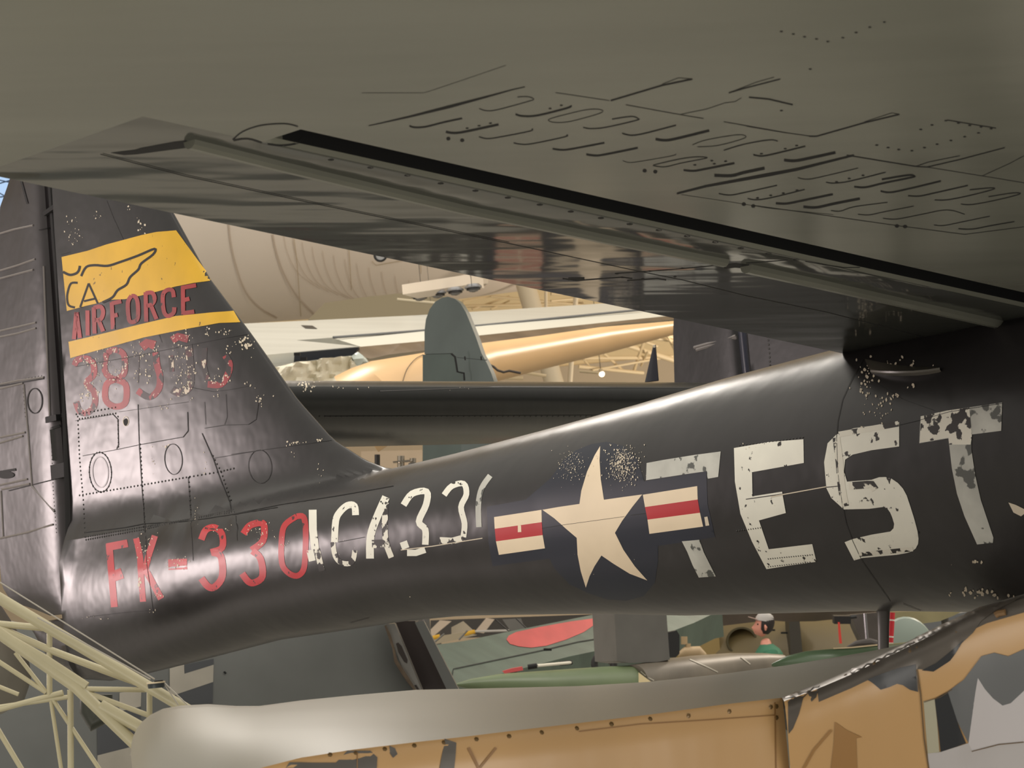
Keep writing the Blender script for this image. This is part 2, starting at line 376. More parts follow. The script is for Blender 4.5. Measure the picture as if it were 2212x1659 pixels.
# FK-330
for q, w in ((((870, 648), (890, 890), (912, 1148)), 54), (((850, 672), (1018, 640)), 62), (((900, 905), (975, 878)), 85), (((1085, 600), (1115, 740), (1120, 830), (1140, 1105)), 48), (((1235, 580), (1190, 720), (1150, 870)), 50), (((1160, 850), (1230, 980), (1285, 1082)), 52),
             (((1415, 765), (1418, 850)), 150),
             (((1605, 612), (1640, 535), (1710, 515), (1768, 565), (1770, 675), (1680, 712)), 52), (((1690, 712), (1760, 745), (1772, 900), (1715, 985), (1660, 985), (1605, 918)), 56),
             (((1940, 565), (1990, 500), (2070, 478), (2105, 500), (2095, 620), (2005, 695)), 54), (((2010, 700), (2075, 760), (2092, 900), (2030, 952), (1980, 945), (1930, 880)), 54)):
    st(k3(*q), w, RK)
st(m1((520, 795), (430, 860), (402, 960), (402, 1160), (450, 1240), (520, 1268), (572, 1225), (588, 1120), (592, 900), (575, 800), (520, 795)), 46, RK)
for cx, cy, sx_, sy_, n in ((555, 1145, 14, 8, 30), (472, 1143, 12, 6, 14), (560, 1180, 6, 12, 6), (384, 1217, 12, 6, 26), (320, 1190, 8, 30, 26), (345, 1288, 6, 4, 10), (610, 1170, 12, 8, 10)): chips(D_, hbv, cx, cy, sx_, sy_, n, 1.5, CH)
chips(D_, hbv, 302, 1262, 2, 5, 5, 5, CH)
# white number
for q, w, m in ((((648, 742), (650, 900), (668, 1055)), 62, WP), (((680, 1050), (722, 1230)), 46, WC), (((608, 1112), (662, 1100)), 90, WP),
                (((990, 785), (980, 712), (925, 708), (865, 760), (832, 830), (822, 1000)), 54, WP), (((808, 1000), (828, 1110), (880, 1165), (960, 1160), (985, 1065)), 40, WC),
                (((1232, 640), (1165, 790), (1110, 950), (1105, 1130)), 62, WP), (((1235, 650), (1222, 850), (1232, 1000), (1275, 1122)), 46, WC), (((1120, 1015), (1240, 1010)), 66, WC),
                (((1372, 705), (1440, 615), (1555, 598), (1552, 700), (1495, 835), (1545, 900), (1545, 1020)), 52, WP), (((1370, 995), (1390, 1050)), 60, WP), (((1400, 1085), (1470, 1085), (1545, 1060)), 50, WP),
                (((1695, 625), (1755, 555), (1850, 535), (1872, 620), (1830, 720), (1858, 850), (1848, 960)), 46, WP), (((1660, 985), (1760, 990), (1850, 965)), 52, WC),
                (((2062, 470), (1995, 570), (1968, 700), (1972, 880)), 44, WG), (((1350, 1062), (1600, 1032), (2000, 968)), 7, CH)):
    st(m1(*q), w, m)
# insignia
dc(m2((190, 718), (500, 662), (700, 490), (800, 350), (900, 270), (1020, 220), (1150, 200), (1280, 235), (1390, 340), (1445, 515), (1940, 435), (1950, 700), (2010, 960), (1555, 1030), (1555, 1150), (1530, 1320), (1440, 1430), (1300, 1465), (1150, 1455), (1000, 1405), (850, 1335), (730, 1210), (690, 1130), (235, 1190), (205, 1000)), NA, .0016)
for q, m in ((((250, 800), (628, 742), (630, 840), (255, 893)), CR), (((255, 893), (630, 840), (637, 943), (265, 993)), IR), (((265, 993), (637, 943), (655, 1048), (288, 1100)), CR),
             (((1435, 622), (1868, 553), (1872, 660), (1452, 720)), CR), (((1452, 720), (1872, 660), (1890, 765), (1472, 820)), IR), (((1472, 820), (1890, 765), (1915, 875), (1487, 933)), CR),
             (((1095, 235), (1090, 350), (1100, 500), (1125, 662), (1280, 640), (1430, 620), (1350, 720), (1270, 830), (1213, 925), (1280, 1060), (1370, 1190), (1470, 1303), (1330, 1250), (1200, 1170), (1105, 1105), (1050, 1190), (1010, 1270), (980, 1360), (940, 1230), (915, 1100), (908, 965), (820, 890), (730, 810), (635, 742), (760, 720), (930, 695), (945, 590), (990, 440), (1050, 310)), CR)):
    dc(m2(*q), m, .003)
# TEST
for q, m in ((((1465, 370), (1600, 345), (1850, 305), (2055, 278), (2035, 480), (1950, 495), (1945, 435), (1800, 455), (1460, 507)), WG), (((1745, 992), (1885, 980), (1920, 1080), (2015, 1270), (1880, 1280), (1830, 1180), (1790, 1080)), WG)): dc(m2(*q), m, .003)
dc([(1586, 968), (1660, 955), (1736, 949), (1737, 1000), (1625, 1020), (1626, 1072), (1690, 1062), (1698, 1108), (1640, 1124), (1661, 1186), (1755, 1175), (1764, 1213), (1700, 1222), (1656, 1229), (1625, 1170), (1600, 1110), (1588, 1040)], WP, .003)
dc(m3((720, 880), (860, 830), (1220, 780), (1220, 975), (1000, 1005), (850, 1040), (790, 1080), (780, 1170), (805, 1255), (1000, 1240), (1060, 1220), (1110, 1218), (1160, 1232), (1210, 1265), (1250, 1310), (1280, 1365), (1305, 1440), (1340, 1550), (1366, 1650), (1374, 1710), (1370, 1750), (1352, 1785), (1322, 1808), (1280, 1822), (1200, 1836), (930, 1861), (860, 1881), (785, 1736), (850, 1711), (1000, 1676), (1150, 1651), (1175, 1625), (1180, 1590), (1165, 1540), (1148, 1500), (1125, 1468), (1095, 1456), (980, 1471), (780, 1476), (680, 1386), (640, 1306), (622, 1100), (650, 950)), WP, .003)
for q in (((720, 905), (745, 1100), (760, 1280), (790, 1450)),): st(m3(*q), 60, WC, .0045)
st(m3((820, 1290), (1000, 1275), (1030, 1320)), 60, WC, .0045); st(m3((900, 1835), (1330, 1790)), 34, WC, .0045); st(m3((740, 880), (1215, 795)), 44, WC, .0045)
dc(m3((1390, 735), (1600, 690), (2040, 625), (2033, 850), (1797, 880), (1795, 1000), (1825, 1200), (1870, 1400), (1970, 1700), (1965, 1741), (1840, 1754), (1740, 1530), (1680, 1350), (1640, 1150), (1612, 910), (1380, 950)), WG, .003)
dc(m3((1395, 735), (1600, 690), (1780, 665), (1800, 890), (1790, 960), (1620, 960), (1612, 905), (1385, 945)), WC, .0042)
dc(m3((2090, 1420), (2150, 1440), (2230, 1480), (2230, 1500), (2190, 1530), (2130, 1500)), CH, .003)
dc(m2((1925, 800), (1950, 795), (1965, 865), (1935, 870)), CH, .004); dc(m2((440, 865), (465, 865), (468, 918), (440, 920)), CR, .004)
# panel joints
for q, w in ((k1((490, 700), (560, 680)), 5), (k2((600, 770), (900, 720)), 6), (k2((900, 718), (940, 760), (945, 960), (930, 995)), 9), (k2((660, 1050), (930, 1000), (1110, 962)), 8), (k2((1110, 962), (1400, 910), (1460, 900), (1500, 850), (1495, 700)), 9), (k2((1100, 640), (1110, 960), (1130, 1280), (1155, 1660)), 8),
             (k2((950, 700), (1090, 680), (1260, 655), (1500, 620)), 5), (k2((1610, 870), (1700, 1075), (1760, 1250), (1830, 1420), (1845, 1500)), 9), (k2((1700, 1070), (1900, 1035), (2212, 985)), 6), (k2((600, 340), (760, 310), (1000, 270), (1450, 180), (1800, 110), (2000, 78)), 6),
             (k2((1500, 1220), (1510, 1400), (1525, 1580)), 7), (k2((680, 1660), (1000, 1620), (1150, 1590), (1500, 1570), (1870, 1515), (2212, 1460)), 9), (k2((1630, 830), (1790, 805), (1980, 800), (2040, 760), (2060, 620)), 7), (k2((1630, 620), (1640, 800)), 5), (k2((1800, 560), (1810, 740), (1790, 800)), 5), (k2((1450, 490), (1700, 540), (1850, 520), (2000, 490)), 4),
             (m1((0, 780), (400, 700), (850, 630), (1290, 552)), 8), (m1((0, 300), (400, 245), (860, 180)), 5), (m1((850, 1000), (1060, 960)), 6), (k3((700, 1225), (1000, 1190), (1250, 1170)), 6), (k3((1160, 580), (1170, 800), (1200, 1000), (1220, 1200)), 6), (k3((1520, 480), (1540, 780)), 5), (k3((1880, 420), (1890, 620)), 5),
             (m2((1340, 785), (1460, 770)), 6), (m2((630, 890), (800, 862), (1290, 795)), 4), (m3((935, 280), (850, 430), (770, 600), (730, 780), (722, 900), (735, 1200), (770, 1450), (800, 1600)), 7), (m4((800, 490), (850, 620), (930, 790), (1050, 960), (1150, 1100)), 6),
             (m3((1220, 805), (1390, 765)), 6), (m3((1390, 765), (1620, 700), (2040, 632)), 7), (m3((1010, 450), (1250, 600), (1500, 690)), 4), (m3((0, 1395), (350, 1345), (640, 1300), (740, 1290)), 10), (m4((1250, 1120), (1420, 1185)), 5), (m1((950, 1640), (1100, 1600)), 4),
             (k1((850, 270), (900, 400), (1000, 620), (1100, 900), (1220, 1200), (1290, 1400)), 4)):
    st(q, w * .62, LN, .0045)
st(m3((200, 1375), (640, 1295)), 8, CH, .006)
# inspection covers
def oval(cx, cy, rx, ry, k): return [(cx + rx * cos(2 * pi * i / 24) + k * ry * sin(2 * pi * i / 24), cy + ry * sin(2 * pi * i / 24)) for i in range(25)]
for cx, cy, rx, ry, w, m in ((217, 1020, 17, 33, 9, RV), (217, 1020, 24, 43, 5, LN), (375, 992, 19, 33, 5, LN), (562, 1008, 25, 36, 4, LN)): st(oval(cx, cy, rx, ry, .04), w, m, .004)
dc(oval(272, 912, 4.5, 8, 0)[:-1], DK, .004, None); st(oval(272, 910, 6, 10, 0), 5, CH, .003)
# rivets
RR = []
for a, b in (((172, 1070), (305, 1048)), ((305, 1048), (410, 1030)), ((410, 1030), (470, 1020)), ((165, 895), (250, 880))): RR += along(a, b, int(hypot(a[0] - b[0], a[1] - b[1]) / 7))
RR += pathpts([(303, 960), (308, 1050), (313, 1145)], 9) + pathpts([(168, 900), (172, 990), (180, 1080), (184, 1160)], 9) + pathpts([(186, 1160), (310, 1138), (505, 1106)], 5) + pathpts([(186, 1166), (310, 1144)], 5) + oval(217, 1020, 24, 43, .04)
RR += pathpts([(1592, 1147), (1643, 1140)], 5) + pathpts([(1660, 1207), (1755, 1198)], 5) + pathpts([(1660, 1224), (1750, 1214)], 5) + pathpts([(1598, 963), (1735, 945)], 7)
RR += pathpts([(172, 905), (250, 893)], 6) + pathpts([(470, 1020), (505, 1012)], 7) + pathpts([(312, 1143), (505, 1101)], 5) + pathpts([(408, 1032), (412, 1110)], 9) + pathpts([(460, 985), (478, 1020), (498, 1080)], 9) + pathpts([(255, 900), (256, 965)], 9)
bumps(D_, hbv, RR, 2.5, RV, .9)
bumps(D_, hbv, pathpts([(1815, 960), (1818, 1040), (1828, 1100)], 6) + pathpts([(1800, 965), (1795, 1040), (1812, 1090)], 7) + pathpts([(1860, 1165), (1985, 1150)], 9) + pathpts([(1870, 1195), (1980, 1180)], 8), 3.0, DK, .3)
st(m3((1010, 385), (1400, 388), (1540, 360)), 3, LN, .004)
fin1, boom1 = split(hull, D_)
fin = tag(fin1.build('vertical_fin', HM, plane), 'near vertical fin with two yellow bands, AIRFORCE in red and a flaking red serial')
boom = tag(boom1.build('tail_boom', HM, plane), 'near tail boom with FK-330, white number, star insignia and TEST')
tg = MB(); tube(tg, [L(-.05, 0, 2.24), L(-.05, 0, 4.62)], .022, 10); tube(tg, [L(-.09, 0, 3.19), L(.01, 0, 3.19)], .03, 8); tube(tg, [L(-.12, .02, 4.2), L(.0, .02, 4.22)], .016, 8)
tg.build('hinge_tube', blackg, fin)
# ---- rudder
ROUT = [(-.085, 2.24), (-.35, 2.255), (-.6, 2.30), (-.72, 2.34), (-.80, 2.42), (-.80, 2.6), (-.76, 3.0), (-.72, 3.4), (-.68, 3.8), (-.62, 4.1), (-.555, 4.33), (-.45, 4.44), (-.33, 4.60), (-.2, 4.68), (-.085, 4.70)]
def te_at(z):
    return interp([(p[1], p[0]) for p in ROUT[1:]], z)
rud = MB(); rows = []
for i in range(61):
    z = 2.24 + (4.70 - 2.24) * i / 60; te = te_at(z) if z > 2.25 else -.35; T = .058 - .02 * (z - 2.24) / 2.46; row = []
    if z > 4.69: te = -.16; T *= .4
    xs = [0, .03, .08, .16, .3, .5, .75, 1]
    pr = [.55, .8, .95, 1.0, .9, .62, .32, .05]
    side = [(-.085 + (te + .085) * x, T * q) for x, q in zip(xs, pr)]
    rows.append([L(t, w, z) for t, w in side] + [L(t, -w, z) for t, w in side[::-1]])
grid(rud, rows, 0, closed=True); n = 16; rud.f += [tuple(range(n))[::-1], tuple(60 * n + k for k in range(n))]; rud.m += [0, 0]
rbv = rud.bvh(); rud0 = MB(); rud0.v = list(rud.v); rud0.f = list(rud.f); rud0.m = list(rud.m)
for q in (((0, 505), (30, 496), (72, 511 - 2 * 12)), ((0, 585), (40, 573), (76, 580 - 2 * 10)), ((0, 602), (72, 583)), ((0, 715), (40, 706), (78, 697)), ((0, 728), (40, 720), (78, 709)), ((0, 1250), (20, 1236), (125, 1225)), ((0, 1163), (60, 1150), (115, 1133)),
          ((0, 830), (40, 822), (95, 815)), ((0, 840), (50, 828)), ((0, 957), (50, 942)), ((0, 945), (55, 934)), ((0, 1048), (60, 1035)), ((5, 1057), (65, 1045)), ((70, 1050), (118, 1105)), ((52, 830), (62, 940), (70, 1050)), ((98, 800), (110, 1000), (122, 1150), (138, 1330)), ((3, 1060), (8, 1160)), ((95, 575), (100, 700), (108, 900))):
    pp = [hit(rbv, *p) for p in q]
    if all(p[0] is not None for p in pp): tube(rud, [p[0] + PV * -.001 for p in pp], .0055, 6, 2)
for q, w in (((0, 834), (95, 818)), 5), (((113, 925), (155, 912)), 10), (((0, 1020), (35, 1014)), 10), (((45, 385), (60, 440)), 7), (((85, 497), (128, 488)), 4), (((20, 1060), (120, 1035)), 4): stroke(rud, rbv, q, w / 1.8, 3, .003)
for p in (oval(76, 866, 16, 27, 0),): stroke(rud, rbv, p, 2, 3, .003)
decal(rud, rbv, oval(14, 1026, 18, 8, 0)[:-1], 3, .004, 8)
bumps(rud, rbv, pathpts([(110, 925), (115, 1060), (122, 1150)], 8) + pathpts([(50, 840), (55, 900)], 8) + pathpts([(0, 828), (90, 812)], 7), 1.6, 1, .8)
rudder = tag(rud.build('rudder', [M('rudder_black_paint', (50, 46, 48), .33, bump=.5, bs=3.5, var=.2, bd=.014), rivm, ribm, blackg], plane), 'near ribbed black rudder at the left edge')
for a_ in ((-.13, .035, 3.19, .10, .04, .03), (-.10, .04, 2.93, .13, .03, .07)):
    hb = MB(); box(hb, L(*a_[:3]), *a_[3:], NV, PV); hb.build('rudder_hinge', blackg, rudder)
tab = MB()
bx = [hit(rbv, *p)[0] for p in ((112, 928), (150, 920), (152, 990), (118, 995))]
if all(bx): tab.add([p - PV * .012 for p in bx] + [p for p in bx], [(0, 1, 2, 3), (0, 4, 5, 1), (1, 5, 6, 2), (2, 6, 7, 3), (3, 7, 4, 0)]); tab.build('hinge_cover', rivm, rudder, smooth=False)
# ---- far boom, fin, rudder (shared shapes, 5.1 m across)
def far(mb, name, mats):
    m = MB(); m.v = [v + PV * 5.1 for v in mb.v]; m.f = mb.f; m.m = [0] * len(mb.f); return m.build(name, mats, plane)
darkp = M('deep_black_paint', (26, 25, 27), .4, bump=.2, bs=5)
f2 = tag(far(fin0, 'vertical_fin', [darkp]), 'far plain black fin'); b2 = tag(far(boom0, 'tail_boom', [darkp]), 'far black tail boom')
r2 = MB(); r2.v = [v + PV * 5.1 for v in rud0.v]; r2.f = rud0.f; r2.m = [0] * len(r2.f)
r2v = r2.bvh()
for q in (((1505, 756), (1592, 729)), ((1500, 751), (1590, 726))):
    pp = [hit(r2v, *p)[0] for p in q]
    if all(pp): tube(r2, pp, .012, 6, 1)
r2 = tag(r2.build('rudder', [darkp, ribm], plane), 'far plain black rudder')
rr = MB(); fb = BVHTree.FromPolygons([tuple(v + PV * 5.1) for v in fin0.v], fin0.f)
bumps(rr, fb, pathpts([(1660, 735), (1664, 790), (1668, 808)], 9), 3, 0, .6); rr.build('rivet_row', rivm, f2)
if True:
    tt = MB(); tube(tt, [L(-.05, -5.1, 2.24), L(-.05, -5.1, 4.6)], .05, 12); tt.build('hinge_tube', M('blue_black_gloss', (50, 52, 66), .25), f2)
# ---- stabilizer
stb = MB(); rows = []
prof = [(1.27, 0.0), (1.262, .035), (1.23, .06), (1.15, .085), (1.0, .105), (.7, .11), (.3, .085), (-.1, .04), (-.38, .006)]
for i in range(41):
    s = -.03 - 5.04 * i / 40; k = 1.0
    row = [L(t, s, 3.125 + w * .85) for t, w in prof] + [L(t, s, 3.125 - w * 1.75) for t, w in prof[::-1][:-1]]
    rows.append(row)
grid(stb, rows, 0, closed=True)
sbv = stb.bvh()
bumps(stb, sbv, [(x, 899 + (x - 700) * .0) for x in range(690, 1330, 12)], 2.2, 1, .5)
stroke(stb, sbv, [(700, 899), (1380, 896)], 1.2, 1, .001)
stroke(stb, sbv, [(820, 845), (1080, 836), (1500, 838)], 2, 2, .002)
chips(stb, sbv, 662, 832, 14, 7, 26, 2.6, 3); chips(stb, sbv, 740, 836, 30, 3, 6, 1.6, 3); chips(stb, sbv, 1010, 838, 20, 2, 5, 1.6, 3)
stab = tag(stb.build('horizontal_stabilizer', [M('stabilizer_black', (30, 31, 30), .28, bump=.35, bs=2.0, stretch=(3, .4, 1), bd=.015), blackg, rivm, chipm], plane), 'black tailplane bridging the two booms')
fr = MB(); rows = []
for t, r in ((1.42, .0), (1.405, .03), (1.37, .055), (1.3, .075), (1.1, .09), (.7, .085), (.2, .05), (0, .02)):
    rows.append([L(t, -.10 + .9 * r * cos(2 * pi * k / 14), 3.13 + r * 1.25 * sin(2 * pi * k / 14)) for k in range(14)])
grid(fr, rows, 0, closed=True); fr.build('root_fairing', darkp, stab)
ms = MB(); bx_, tx_ = P(1408, 824, 12.9), P(1414, 745, 12.9)
rows = []
for u in range(9):
    c = bx_.lerp(tx_, u / 8); w = .034 * (1 - u / 8) + .008
    rows.append([c + X0 * w * cos(2 * pi * k / 12) + Vector((0, 1, 0)) * w * .5 * sin(2 * pi * k / 12) for k in range(12)])
grid(ms, rows, 0, closed=True); ms.f.append(tuple(8 * 12 + k for k in range(12))); ms.m.append(0)
mast = ms.build('antenna_mast', M('mast_blue_black', (34, 34, 46), .35), stab)
mh = MB(); box(mh, P(1413, 748, 12.85), .012, .01, .016); mh.build('eyelet', chipm, mast)
# ---- wing
def zw(s): return 2.738 + .091 * max(s, 0) if s > 0 else 2.738
def t0w(s): return 4.827 + .1 * max(s, 0)
def g1(s): return .87 - .077 * s
def g2(s): return .985 - .077 * s
WOFF = .0004
def wing_low(x, s):
    c = 3.1; z = zw(s) - .035 * sin(pi * min(1, x / c)); return z
SM = 3.13
wg = MB(); rows = []
ss = [-5.1, -4, -3, -2, -1] + [-.6 + i * .1 for i in range(0, 37)] + [3.08, 3.10, 3.125, 3.14, 3.16, 3.25, 3.4, 3.6, 3.8, 4.0, 4.15, 4.25, 4.3]
for s in ss:
    c = 3.3 - .22 * max(s, 0); k = 1.0
    if s > 3.9: k = sqrt(max(.02, 1 - ((s - 3.9) / .41) ** 2))
    a, b = g1(max(s, -.5)), g2(max(s, -.5)); d = .13 if s < 3.11 else 0.0
    xs = [0, .02, .05] + [.1 + (a - .12) * i / 8 for i in range(9)] + [a - .012, a, a, (a + b) / 2, b, b + .012] + [b + .03 + (c - .12 - b - .03) * i / 22 for i in range(23)] + [c - .07, c - .03, c - .008, c]
    dz = [0] * 14 + [d, d, d * .98, 0] + [0] * 24
    dz = [0] * (3 + 9) + [.002 if d else 0, .011 if d else 0, d, d, 0, 0] + [0] * 27
    low = []
    for x, q in zip(xs, dz):
        z = wing_low(x, s) + q + (.12 * max(0, (x - c + .35) / .35) ** 2 if x > c - .35 else 0)
        low.append((x, z))
    up = []
    for i in range(1, 24):
        x = c * (1 - (i / 24)); u = x / c; up.append((x, wing_low(x, s) + .12 * u ** 6 + .42 * k * (u * (1 - u)) ** .75 * (1 - .35 * u) * 1.3 + .004 * k))
    o_ = L(t0w(s), s, 0); rx = c * (1 - k) * .5
    rows.append([o_ + NV * (rx + x * k) + Vector((0, 0, z)) for x, z in low + up])
grid(wg, rows, 0, closed=True)
n = len(rows[0]); e0 = n * (len(rows) - 1); wg.f.append(tuple(e0 + k for k in range(n))); wg.m.append(0)
for fi, f in enumerate(wg.f):
    js = [i % n for i in f if len(f) == 4]
    if len(f) == 4 and min(js) >= 13 and max(js) <= 16 and ss[min(f) // n] < 3.05: wg.m[fi] = 1  # groove faces blackened, recess shade put into the colour
for fi, f in enumerate(wg.f):
    js = [i % n for i in f]
    if len(f) == 4 and (max(js) <= 12) and ss[min(min(f) // n, len(ss) - 1)] < 3.3: wg.m[fi] = 2
wbv = wg.bvh(); WD = MB()
sw = lambda pts, w, off=WOFF, mi=1, **k: stroke(WD, wbv, pts, w / 3.687, mi, off, step=7, **k)
c2, c3, c4, c5, c6, c1 = crop(700, 100), crop(1200, 100), crop(1612, 0), crop(1612, 300), crop(1100, 450), crop(0, 0, 2.765)
for f_, w, q in ((c2, 14, ((680, 632), (720, 645), (810, 640), (950, 605), (1100, 573))), (c2, 18, ((970, 680), (1030, 690), (1120, 680), (1390, 622))), (c2, 9, ((1235, 720), (1300, 735), (1400, 722), (1640, 675), (1655, 655))), (c2, 9, ((1510, 768), (1570, 780), (1660, 775), (1920, 720), (1930, 705))),
                 (c2, 14, ((1820, 815), (1900, 825), (2000, 812), (2233, 768))), (c3, 16, ((245, 860), (330, 870), (450, 850), (655, 808))), (c3, 5, ((535, 910), (590, 925), (700, 912), (935, 870), (955, 855))), (c3, 7, ((780, 950), (870, 960), (1000, 930), (1180, 895), (1205, 885), (1130, 880), (1000, 895), (800, 940), (780, 950))),
                 (c3, 16, ((1020, 985), (1100, 992), (1200, 975), (1425, 930))), (c3, 24, ((1265, 1027), (1400, 1030), (1500, 1005), (1665, 970))),
                 (c2, 7, ((1235, 495), (1290, 512), (1380, 505), (1620, 440), (1670, 420), (1620, 400), (1540, 403))), (c2, 15, ((1525, 540), (1580, 555), (1700, 550), (1940, 490), (1965, 470))), (c2, 6, ((1785, 590), (1830, 605), (1950, 600), (2160, 545), (2222, 515), (2170, 500), (2060, 510), (1820, 570), (1785, 590))),
                 (c3, 9, ((220, 645), (280, 655), (400, 645), (640, 590), (658, 575), (600, 558), (450, 580))), (c3, 11, ((530, 692), (600, 708), (700, 695), (960, 628))), (c3, 20, ((797, 738), (870, 748), (960, 735), (1225, 670))), (c3, 6, ((1090, 785), (1200, 745), (1440, 705), (1515, 715), (1480, 740), (1290, 790), (1130, 800))),
                 (c3, 9, ((1340, 828), (1500, 780), (1700, 745), (1770, 755))), (c3, 12, ((1575, 862), (1620, 872), (1700, 865), (1990, 795))), (c3, 22, ((1820, 905), (1900, 912), (2000, 895), (2230, 845))),
                 (c5, 7, ((410, 308), (470, 320), (560, 310), (890, 232))), (c5, 9, ((635, 345), (700, 352), (830, 335), (1110, 265))), (c5, 15, ((860, 380), (950, 385), (1100, 350), (1320, 305), (1335, 295), (1290, 288), (1080, 322))), (c5, 14, ((1070, 415), (1150, 425), (1300, 395), (1550, 335))), (c5, 11, ((1290, 452), (1380, 455), (1500, 430), (1765, 370))),
                 (c5, 9, ((1500, 485), (1600, 485), (1780, 450), (1970, 400), (1940, 390), (1780, 405))), (c5, 8, ((1710, 518), (1800, 522), (2000, 485), (2180, 438), (2120, 430), (1930, 460))), (c3, 9, ((1300, 1172), (1390, 1185), (1500, 1165), (1765, 1107))), (c3, 9, ((1530, 1212), (1600, 1222), (1720, 1205), (1985, 1140))),
                 (c5, 17, ((235, 512), (320, 515), (450, 490), (690, 440))), (c5, 20, ((455, 540), (560, 545), (700, 515), (905, 475))), (c5, 7, ((675, 570), (750, 575), (860, 540), (1125, 505))), (c5, 7, ((890, 600), (980, 605), (1100, 580), (1335, 535))), (c5, 7, ((1090, 632), (1200, 638), (1400, 600), (1600, 565), (1740, 600))),
                 (c5, 7, ((1495, 685), (1570, 690), (1700, 665), (1940, 615))), (c5, 9, ((1690, 715), (1800, 718), (1950, 690), (2135, 658)))):
    sw(f_(*q), w, sm=True)  # dark strokes paint the shadow inside the slot cutouts
sw([(1462, 418), (1525, 402), (1634, 382), (1720, 366), (1829, 339), (1845, 335)], 28, taper=.45); sw(c2((355, 632), (450, 612), (700, 555), (1000, 480), (1300, 400), (1500, 345), (1600, 322)), 24, taper=.7)
for f_, w, q in ((c3, 5, ((0, 368), (430, 432))), (c3, 6, ((560, 465), (1000, 545), (1180, 575))), (c3, 6, ((1340, 600), (1850, 690), (2050, 718))), (c3, 13, ((440, 432), (850, 310), (1090, 260))), (c3, 5, ((850, 300), (980, 250), (1090, 260))), (c3, 10, ((1380, 370), (1500, 335), (1790, 260))), (c3, 5, ((1380, 370), (1600, 285), (1740, 245))),
                 (c3, 12, ((1540, 405), (1700, 420), (1890, 465))), (c3, 5, ((1000, 540), (1200, 500), (1350, 450), (1430, 440), (1480, 410))), (c4, 5, ((0, 1005), (330, 1060))), (c4, 11, ((500, 1085), (560, 1085), (930, 980), (1220, 910))), (c4, 5, ((940, 970), (1160, 898), (1220, 910))), (c4, 9, ((800, 1235), (1350, 1325), (1440, 1330), (1700, 1270), (2060, 1175))),
                 (c4, 6, ((1350, 1325), (1450, 1290), (1700, 1240))), (c4, 5, ((1440, 1330), (2000, 1420), (2300, 1470))), (c4, 8, ((1600, 955), (1990, 1020))), (c3, 3, ((1000, 1180), (1400, 1240), (1700, 1290), (2212, 1340))), (c5, 5, ((60, 530), (500, 590), (1200, 690), (1740, 760))), (c5, 5, ((1740, 760), (2212, 700))), (c4, 5, ((1880, 1400), (2100, 1300), (2212, 1240))),
                 (c5, 6, ((470, 975), (620, 1000), (780, 1025), (900, 1022), (990, 1005))), (c5, 6, ((0, 990), (330, 965))), (c6, 7, ((840, 520), (1120, 500), (1380, 480), (1640, 455), (1700, 460))), (c6, 9, ((425, 560), (540, 575), (900, 548), (980, 560))), (c6, 22, ((470, 562), (600, 560))), (c6, 34, ((1710, 465), (1800, 455), (1910, 465))), (c6, 10, ((940, 575), (1180, 560), (1250, 570))),
                 (c2, 3, ((300, 370), (800, 370), (1100, 270), (1450, 150)))):
    sw(f_(*q), w)
for q, w in ((((217, 333), (398, 380), (700, 444), (1100, 526), (1371, 584), (1480, 606), (1612, 639), (1785, 674), (1965, 720), (2073, 750), (2212, 785)), 5), (((222, 331), (400, 377), (700, 441), (1100, 523)), 3)): sw(q, w)
for q in (c4(*[(1390, 1030), (1480, 995), (1590, 960), (1690, 980), (1780, 998), (1870, 1010), (1950, 1025), (1850, 1058), (1740, 1088), (1630, 1118), (1520, 1148), (1420, 1175), (1320, 1200), (1215, 1190), (1130, 1175), (1040, 1155), (280, 250), (375, 270), (465, 292), (560, 310), (650, 330), (770, 300), (875, 258), (985, 215), (1100, 175), (510, 550), (280, 880)])
          + c6((860, 520), (1120, 500), (1380, 478), (1320, 545), (900, 550), (1065, 562)) + c2((1800, 495), (1890, 470), (1235, 632), (1325, 612), (1140, 652)) + c3((1110, 945), (1265, 935), (1355, 915), (1245, 910), (1830, 815), (1920, 790), (1640, 855)) + c5((90, 470), (195, 450), (295, 432), (405, 408), (720, 342), (820, 315), (930, 290))):
    decal(WD, wbv, [(q[0] + 3.6 * cos(a * pi / 4), q[1] + 1.7 * sin(a * pi / 4)) for a in range(8)], 1, WOFF, None)
for q in c2((990, 735), (1100, 748)) + c3((710, 990), (795, 998), (1500, 1257), (1575, 1272)) + c5((1200, 693), (1265, 698)):
    decal(WD, wbv, [(q[0] + 4.6 * cos(a * pi / 5), q[1] + 4 * sin(a * pi / 5)) for a in range(10)], 1, WOFF, None)
for q in ((715, 345), (800, 362), (880, 379), (952, 396), (1027, 412), (1097, 427), (1166, 442), (1233, 457), (1298, 471), (1360, 484), (1423, 497), (1484, 510), (1545, 523), (1600, 536), (1660, 548), (1720, 561)):
    decal(WD, wbv, [(q[0] + 7 * cos(a * pi / 4), q[1] + 2.2 * sin(a * pi / 4)) for a in range(8)], 1, WOFF, None)
